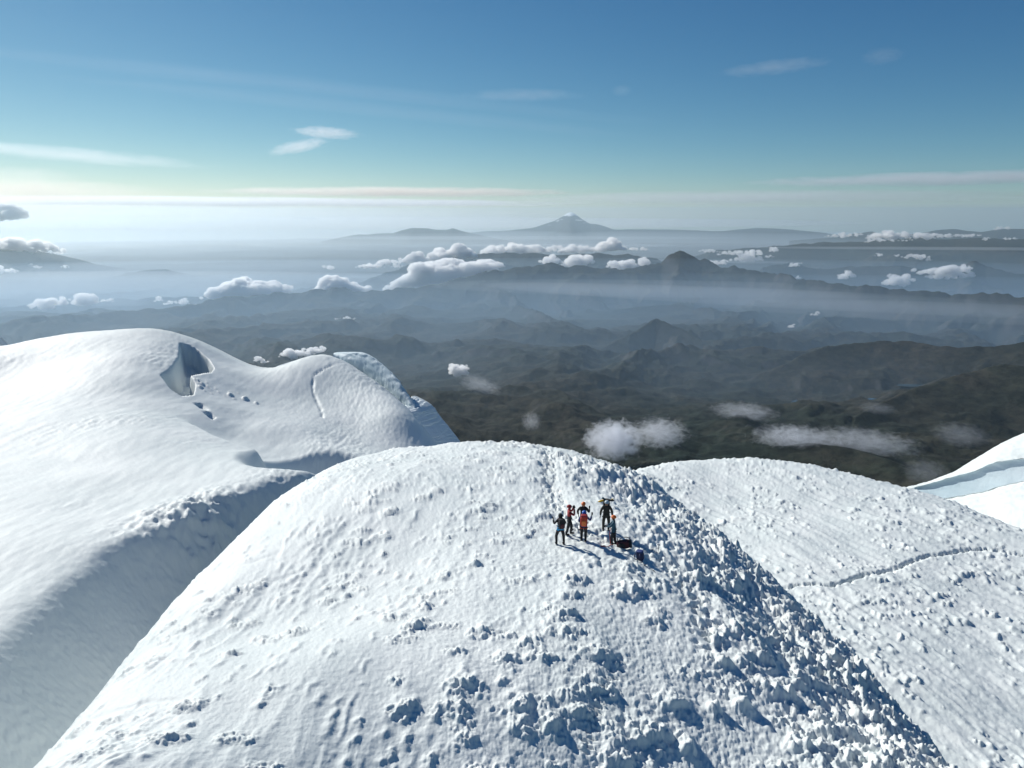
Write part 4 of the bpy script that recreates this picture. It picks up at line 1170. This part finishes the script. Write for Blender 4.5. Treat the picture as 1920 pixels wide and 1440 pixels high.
def skin_body(J, bones, region, root='pelvis'):
    names = list(J); me = bpy.data.meshes.new('body')
    me.from_pydata([J[n][0] for n in names], [(names.index(a), names.index(b)) for a, b in bones], []); me.update()
    o = bpy.data.objects.new('body', me); COL.objects.link(o)
    sk = o.modifiers.new('skin', 'SKIN'); sk.use_smooth_shade = True
    for i, n in enumerate(names):
        r = J[n][1]; me.skin_vertices[0].data[i].radius = (r, r) if not isinstance(r, tuple) else r
        me.skin_vertices[0].data[i].use_root = (n == root)
    sd = o.modifiers.new('sub', 'SUBSURF'); sd.levels = 1; sd.render_levels = 1
    dg = bpy.context.evaluated_depsgraph_get(); dg.update()
    out = bpy.data.meshes.new_from_object(o.evaluated_get(dg))
    bpy.data.objects.remove(o); out.name = 'body'
    mats = []; idx = []
    for f in out.polygons:
        c = f.center; best = None
        for a, b in bones:
            A = Vector(J[a][0]); B = Vector(J[b][0]); t = max(0, min(1, (c - A).dot(B - A) / (B - A).length_squared))
            d = (c - A.lerp(B, t)).length / (.5 * (rr(J[a][1]) + rr(J[b][1])) + .02)
            if best is None or d < best[0]: best = (d, a, b, t)
        m = region(best[1], best[2], best[3], c)
        if m not in mats: mats.append(m)
        idx.append(mats.index(m))
    out.materials.clear()
    for m in mats: out.materials.append(M[m])
    out.polygons.foreach_set('material_index', idx); out.polygons.foreach_set('use_smooth', [True] * len(idx))
    return out
def rr(r): return r if not isinstance(r, tuple) else .5 * (r[0] + r[1])

def glove(hand, direction, up, mat, parent, curl=.5, name='glove'):
    """a gloved hand: palm, four bent fingers of different length and a thumb from its side"""
    d = Vector(direction).normalized(); n = Vector(up); n = (n - d * n.dot(d)).normalized(); sd = d.cross(n)
    h = Vector(hand); m = MB()
    R = Matrix((sd, d, n)).transposed()
    m.box(h + d * .045, (.088, .10, .042), mat, rot=R, bevel=.18)
    for k, L in enumerate((.066, .078, .074, .056)):
        b = h + d * .092 + sd * (-.033 + .022 * k)
        p1 = b + d * L * .5 - n * L * .18 * curl; p2 = b + d * L * (1 - .45 * curl) - n * L * .75 * curl
        m.tube([b - d * .015, p1, p2], [.0125, .012, .0095], mat, seg=6)
    b = h + d * .03 + sd * -.042
    m.tube([b, b + sd * -.026 + d * .022 - n * .012, b + sd * -.026 + d * .055 - n * .024], [.0145, .013, .010], mat, seg=6)
    return m.build(name, parent)

def ground(px, py):
    p = hit(dome, px, py, 20, 60, 800)
    z = float(dome_h(np.array([[p[0]]]), np.array([[p[1]]]))[0, 0])
    return (p[0], p[1], z)

def person(px, py, yaw, label, jacket='black', hem=None, trouser='dark', head='black', boots='black', stance=.12, step=0.0, la=None, ra=None, helmet=None, hood=None,
           face=True, scale=1.0, harness=None, lean=0.0, gl='black', puff=1.0, knees=None, collar=None):
    g = ground(px, py)
    t = bpy.data.objects.new('person', None); COL.objects.link(t); t.location = g; t.rotation_euler = (0, 0, yaw); scale *= .93; t.scale = (scale,) * 3; t.empty_display_size = .3
    tag(t, label, 'person', 'climbers standing together on the snow summit')
    la = la or ((-.27, .0, 1.16), (-.29, .08, .92)); ra = ra or ((.27, .0, 1.16), (.29, .08, .92))
    J = {'pelvis': ((0, 0, .96), (.155 * puff, .125 * puff)), 'waist': ((0, lean * .3, 1.12), (.150 * puff, .12 * puff)), 'chest': ((0, lean * .7, 1.33), (.185 * puff, .145 * puff)), 'neck': ((0, lean + .01, 1.49), .066),
         'chin': ((0, lean + .025, 1.565), .083), 'skull': ((0, lean + .02, 1.655), .098), 'crown': ((0, lean + .012, 1.72), .07),
         'ls': ((-.185, lean * .85, 1.425), .074 * puff), 'le': (la[0], .066 * puff), 'lw': (la[1], .050), 'rs': ((.185, lean * .85, 1.425), .074 * puff), 're': (ra[0], .066 * puff), 'rw': (ra[1], .050),
         'lh': ((-.10, 0, .90), .118), 'lk': ((-.02 - stance, .03 + step, .50), .088), 'la_': ((-stance - .02, step * 1.2 - .02, .12), .068), 'rh': ((.10, 0, .90), .118), 'rk': ((.02 + stance, .03 - step, .50), .088), 'ra_': ((stance + .02, -step * 1.2 - .02, .12), .068)}
    B = [('pelvis', 'waist'), ('waist', 'chest'), ('chest', 'neck'), ('neck', 'chin'), ('chin', 'skull'), ('skull', 'crown'), ('chest', 'ls'), ('ls', 'le'), ('le', 'lw'), ('chest', 'rs'), ('rs', 're'), ('re', 'rw'),
         ('pelvis', 'lh'), ('lh', 'lk'), ('lk', 'la_'), ('pelvis', 'rh'), ('rh', 'rk'), ('rk', 'ra_')]
    def region(a, b, tt, c):
        if a in ('chin', 'skull') or (a == 'neck' and tt > .55): return 'skin' if (face and c.y > lean + .045 and 1.53 < c.z < 1.70) else (hood or 'black')
        if a == 'neck': return collar or jacket
        if b in ('lk', 'rk', 'la_', 'ra_') or a in ('lh', 'rh'): return trouser
        if hem and .84 < c.z < 1.12: return hem
        if c.z < .88: return trouser
        return jacket
    body = mesh_obj('body', skin_body(J, B, region), t)
    hc = Vector((0, lean + .02, 1.655))
    if face:
        m = MB(); m.ball(hc + Vector((0, .092, -.022)), (.016, .024, .024), 'skin', sub=1); m.tube([hc + Vector((-.025, .088, -.07)), hc + Vector((.025, .088, -.07))], .006, 'maroon', seg=5); m.build('nose_and_mouth', t)
        m = MB(); m.box(hc + Vector((0, .092, .012)), (.15, .035, .05), 'glass', bevel=.3); m.build('sunglasses', t)
    if helmet:
        m = MB(); m.ball(hc + Vector((0, -.008, .035)), (.128, .148, .115), helmet, sub=3, cut=-.18)
        m.tube([hc + Vector((.118 * math.sin(a), .14 * math.cos(a) - .008, .008)) for a in [k * math.pi / 8 for k in range(17)]], .010, helmet, seg=5)
        h = m.build('helmet', t)
        m = MB()
        for sx in (-1, 1): m.tube([hc + Vector((sx * .11, 0, 0)), hc + Vector((sx * .09, .03, -.07)), hc + Vector((sx * .03, .05, -.115))], .006, 'black', seg=5)
        m.build('chin_strap', h)
    elif hood:
        m = MB(); m.ball(hc + Vector((0, -.02, .01)), (.122, .135, .142), hood, sub=3); m.tube([hc + Vector((0, -.06, -.10)), hc + Vector((0, -.03, -.19))], [.10, .12], hood, seg=12)
        m.build('hood', t)
    for sx, st in ((-1, step), (1, -step)):
        m = MB(); x = sx * (stance + .02); y = st * 1.2
        m.tube([(x, y - .03, .02), (x, y - .03, .12), (x, y - .03, .24)], [.058, .060, .064], boots, seg=10)
        m.ball((x, y + .055, .045), (.052, .135, .055), boots, sub=2, cut=-.75)
        b = m.build('boot', t)
        m = MB()
        for yy in (-.07, -.01, .06, .13):
            m.tube([(x - .04, y + yy, .012), (x - .042, y + yy, -.02)], [.006, .002], 'metal', seg=4); m.tube([(x + .04, y + yy, .012), (x + .042, y + yy, -.02)], [.006, .002], 'metal', seg=4)
        m.tube([(x - .045, y - .09, .012), (x - .05, y + .10, .012), (x, y + .19, .012), (x + .05, y + .10, .012), (x + .045, y - .09, .012)], .007, 'metal', seg=5)
        m.build('crampon', b)
    glove(la[1], Vector(la[1]) - Vector(la[0]), (1, .2, .1), gl, t); glove(ra[1], Vector(ra[1]) - Vector(ra[0]), (-1, .2, .1), gl, t)
    if harness:
        m = MB()
        m.tube([(.168 * math.cos(a), .140 * math.sin(a), .985) for a in [k * math.pi / 10 for k in range(21)]], .020, harness, seg=6)
        for sx in (-1, 1): m.tube([(sx * (.11) + .115 * math.cos(a), .112 * math.sin(a), .80 + .02 * math.cos(a) * sx) for a in [k * math.pi / 8 for k in range(17)]], .018, harness, seg=6)
        m.build('harness', t)
    return t

def on(t, p):
    """a point given in a person's own frame, in world space"""
    return Matrix.Translation(t.location) @ t.rotation_euler.to_matrix().to_4x4() @ Matrix.Diagonal((*t.scale, 1)) @ Vector(p)

def backpack(label, main, trim, size=(.32, .22, .52), loc=(0, 0, 0), rot=(0, 0, 0), cap=None, pocket=None, sc=1.0):
    """frame: back panel towards +Y, base at z=0"""
    t = bpy.data.objects.new('backpack', None); COL.objects.link(t); t.location = loc; t.rotation_euler = rot; t.scale = (sc,) * 3; t.empty_display_size = .2
    tag(t, label, 'backpack')
    w, d, h = size
    m = MB(); m.box((0, -d * .5, h * .48), (w, d, h), main, bevel=.28, taper=1.10); m.build('pack_body', t)
    m = MB(); m.box((0, -d * .52, h * 1.02), (w * 1.06, d * 1.12, h * .22), cap or main, bevel=.38); m.build('lid', t)
    m = MB(); m.box((0, -d * 1.02, h * .36), (w * .66, d * .30, h * .50), pocket or trim, bevel=.35); m.build('front_pocket', t)
    for sx in (-1, 1):
        m = MB(); m.tube([(sx * w * .26, .0, h * .92), (sx * w * .36, .13, h * 1.0), (sx * w * .42, .22, h * .72), (sx * w * .44, .16, h * .35), (sx * w * .36, .0, h * .16)], [.020, .028, .028, .02, .012], trim, seg=6, flat=.5); m.build('shoulder_strap', t)
    m = MB()
    for sx in (-1, 1): m.tube([(sx * w * .40, 0, .06), (sx * (w * .5 + .04), .14, .06), (sx * .06, .25, .05)], [.03, .03, .015], trim, seg=6, flat=.5)
    m.build('hip_belt', t)
    for z in (.3, .7):
        m = MB(); m.tube([(-w * .54, -d * .3, h * z), (-w * .36, -d * 1.04, h * z), (w * .36, -d * 1.04, h * z), (w * .54, -d * .3, h * z)], .008, 'black', seg=5); m.build('compression_strap', t)
    return t

def wear(t, label, main, trim, **k):
    p = on(t, (0, -.13, 1.03)); return backpack(label, main, trim, loc=p, rot=(0, 0, t.rotation_euler.z), **k)

def phone(t, p, label):
    m = MB(); q = on(t, p); m.box((0, 0, 0), (.078, .012, .155), 'black', bevel=.08); o = m.build('phone'); o.location = q; o.rotation_euler = (0, 0, t.rotation_euler.z)
    return tag(o, label, 'phone')

def pole_thing(name, a, b, label, cat, grip=True, basket=True):
    t = bpy.data.objects.new(name, None); COL.objects.link(t); t.location = a; t.empty_display_size = .1; tag(t, label, cat)
    a = Vector(a); v = Vector(b) - a; L = v.length; d = v / L
    m = MB(); m.tube([(0, 0, 0), d * L * .5, d * L], [.007, .009, .010], 'metal', seg=7); m.build('shaft', t)
    if grip: m = MB(); m.tube([d * (L - .16), d * (L - .06), d * L, d * (L + .02)], [.016, .018, .020, .012], 'black', seg=8); m.build('grip', t)
    if basket: m = MB(); m.tube([d * .07, d * .085], [.045, .045], 'black', seg=12); m.build('basket', t)
    return t

def ice_axe(a, b, label, pick=(0, 1, 0)):
    """spike at a, head at b"""
    t = bpy.data.objects.new('ice_axe', None); COL.objects.link(t); t.location = a; t.empty_display_size = .1; tag(t, label, 'ice axe')
    a = Vector(a); v = Vector(b) - a; L = v.length; d = v / L; s = Vector(pick); s = (s - d * s.dot(d)).normalized()
    m = MB(); m.tube([d * .08, d * .4 * L, d * L], .014, 'dark', seg=8, flat=.7); m.build('shaft', t)
    m = MB(); m.tube([d * .09, d * 0], [.012, .002], 'metal', seg=6); m.build('spike', t)
    m = MB(); m.tube([d * L, d * L + s * .08, d * (L - .02) + s * .15, d * (L - .055) + s * .20], [.016, .013, .009, .003], 'metal', seg=6, flat=.4); m.build('pick', t)
    m = MB(); m.tube([d * L, d * L - s * .07, d * (L - .01) - s * .12], [.014, .012, .030], 'metal', seg=6, flat=.35); m.build('adze', t)
    return t

p1 = person(1050, 1018, .25, 'climber in black hood and light blue jacket under a dark pack, leftmost of the party', jacket='dark', hem='sky', trouser='black', hood='black', face=False, stance=.17, step=.05,
            la=((-.33, .06, 1.20), (-.33, .22, 1.40)), ra=((.31, .02, 1.20), (.22, .20, 1.10)), harness='maroon')
wear(p1, 'dark pack on the back of the climber in the light blue jacket', 'black', 'maroon', size=(.30, .20, .46), cap='dark')
h_ = on(p1, (-.33, .26, 1.47))
ice_axe(h_ + Vector((.06, 0, -.18)), h_ + Vector((-.20, .12, .24)), 'ice axe raised in the left hand of the leftmost climber')
p2 = person(1067, 1001.5, -1.45, 'climber in red jacket holding a camera up to the face, second from the left', jacket='red', hem='dark', trouser='dark', helmet='red', face=True, hood='red', gl='black', stance=.07, step=.12, lean=-.03,
            la=((-.30, .20, 1.28), (-.10, .24, 1.60)), ra=((.30, .20, 1.28), (.10, .24, 1.60)), harness='black')
m = MB(); m.box((0, 0, 0), (.13, .06, .09), 'black', bevel=.15); m.tube([(0, .02, 0), (0, .10, 0)], [.036, .032], 'black', seg=12)
o = m.build('camera_body'); o.name = 'photo_camera'; o.location = on(p2, (0, .20, 1.66)); o.rotation_euler = (0, 0, p2.rotation_euler.z); tag(o, 'small black camera held to the eye by the climber in red', 'camera')
p3 = person(1093, 987, 2.9, 'climber in orange helmet and black jacket raising a phone, farthest behind the others', jacket='black', trouser='dark', helmet='orange', boots='black', stance=.11, puff=1.12,
            la=((-.34, .08, 1.22), (-.36, .16, 1.46)), ra=((.34, -.02, 1.20), (.26, .12, 1.02)), harness='maroon')
phone(p3, (-.37, .20, 1.60), 'phone held up by the climber in the orange helmet and black jacket')
p4 = person(1094, 1011.5, -.12, 'climber in blue jacket and blue helmet with bright orange-red pack, front middle of the party', jacket='blue', trouser='black', helmet='helmblue', hood='blue', face=False, stance=.09,
            la=((-.28, .02, 1.18), (-.24, .20, 1.06)), ra=((.34, .04, 1.22), (.40, .16, 1.44)), harness='orred')
wear(p4, 'bright orange-red pack on the back of the climber in the blue helmet', 'orred', 'maroon', size=(.34, .24, .54), cap='red', pocket='orange')
phone(p4, (.43, .20, 1.56), 'phone held up by the climber with the orange-red pack')
p5 = person(1136, 990.5, 3.05, 'climber in dark brown-grey clothes and pale grey helmet, arms hanging, at the back right', jacket='olive', trouser='olive', helmet='grey', boots='black', stance=.13, puff=1.12,
            la=((-.30, -.02, 1.16), (-.33, .05, .90)), ra=((.30, -.02, 1.16), (.33, .05, .90)), harness='black', gl='black', scale=1.03)
bpk = wear(p5, 'tall dark pack with gear strapped across its top, on the climber in the pale helmet', 'dark', 'black', size=(.34, .26, .62))
m = MB(); m.tube([(-.40, -.10, .64), (-.30, -.10, .65), (.0, -.10, .66)], [.03, .055, .05], 'dark', seg=10); m.tube([(.0, -.10, .66), (.28, -.10, .60), (.38, -.10, .56), (.43, -.10, .54)], [.05, .06, .05, .03], 'yellow', seg=10)
m.tube([(-.24, -.12, .70), (-.40, -.12, .735)], [.03, .015], 'yellow', seg=8); m.tube([(.10, -.10, .70), (.24, -.10, .78)], [.05, .06], 'teal', seg=8)
m.tube([(.43, -.10, .54), (.46, -.10, .53)], [.03, .025], 'black', seg=8)
o = m.build('gear_roll'); o.location = bpk.location; o.rotation_euler = bpk.rotation_euler; tag(o, 'yellow and dark gear roll strapped across the top of the tall dark pack', 'gear roll')
p6 = person(1150, 1017, 1.35, 'climber in orange helmet and teal jacket handling a red rope, rightmost of the party', jacket='teal', trouser='dark', helmet='orange', collar='maroon', face=True, stance=.09, step=.07, lean=.02,
            la=((-.22, .18, 1.20), (-.06, .40, 1.14)), ra=((.22, .18, 1.18), (.05, .40, 1.12)), harness='black')
# the rope: coils hanging from the harness, then lying on the snow
m = MB()
for k in range(5):
    a = -.10 + .03 * k
    m.tube([(a, .16, .98), (a * 1.2 + .02, .20, .66), (a * .8, .17, .34), (a + .02, .14, .10)], .016, 'rope', seg=6)
m.tube([(.05, .38, 1.12), (.04, .26, 1.00), (.0, .18, .97)], .012, 'rope', seg=6)
o = m.build('climbing_rope'); o.location = p6.location; o.rotation_euler = p6.rotation_euler; tag(o, 'red climbing rope hanging in strands from the rightmost climber to the snow', 'rope')
RP = [(1149,1020),(1145,1021.5),(1140,1023),(1134,1024.5),(1129,1025),(1126,1024),(1129,1022.5),(1135,1021),(1132,1020),(1127,1021.5)]
pts = [];
for k in range(len(RP) - 1):
    for f in np.linspace(0, 1, 5)[:-1]:
        u = RP[k][0] * (1 - f) + RP[k + 1][0] * f; v = RP[k][1] * (1 - f) + RP[k + 1][1] * f
        g = ground(u, v); pts.append((g[0], g[1], g[2] + .02))
o_ = Vector(pts[0]); m = MB(); m.tube([Vector(p) - o_ for p in pts], .013, 'rope', seg=6); o = m.build('rope_end'); o.name = 'climbing_rope.001'; o.location = o_
tag(o, 'thin red rope end snaking over the snow left of the dark red pack', 'rope')
g = ground(1168, 1021)
pk = backpack('dark red pack lying on its side at the feet of the rightmost climber', 'maroon', 'black', size=(.40, .30, .66), loc=(g[0] - .30, g[1] - .02, g[2] + .16), rot=(.35, 1.35, .15), cap='black', pocket='black')
g = ground(1200, 1051)
backpack('small navy blue pack standing alone on the snow at the lower right of the party', 'navy', 'navy', size=(.34, .24, .46), loc=(g[0], g[1] + .10, g[2] - .01), rot=(-.12, .10, 2.5), cap='blue', pocket='navy')
a = ground(1207, 1057); b = ground(1227, 1071)
pole_thing('trekking_pole', (a[0], a[1], a[2] + .03), (b[0], b[1], b[2] + .05), 'trekking pole lying beside the small navy blue pack', 'trekking pole')
a = ground(1072, 990); b = ground(1087, 987)
pole_thing('trekking_pole', (a[0], a[1], a[2] + .04), (b[0], b[1], b[2] + .10), 'trekking pole lying on the snow between the red climber and the orange-red pack', 'trekking pole')
g = ground(1234, 1033)
ice_axe((g[0], g[1], g[2] - .10), (g[0] + .02, g[1] + .03, g[2] + .56), 'ice axe planted upright in the snow right of the party', pick=(1, .2, 0))
a = ground(1239, 1024.5); b = ground(1219, 1024.5)
ice_axe((a[0], a[1], a[2] + .03), (b[0], b[1], b[2] + .06), 'ice axe lying flat just behind the upright one', pick=(0, 1, .2))
print('party done', round(time.time() - T0, 1))
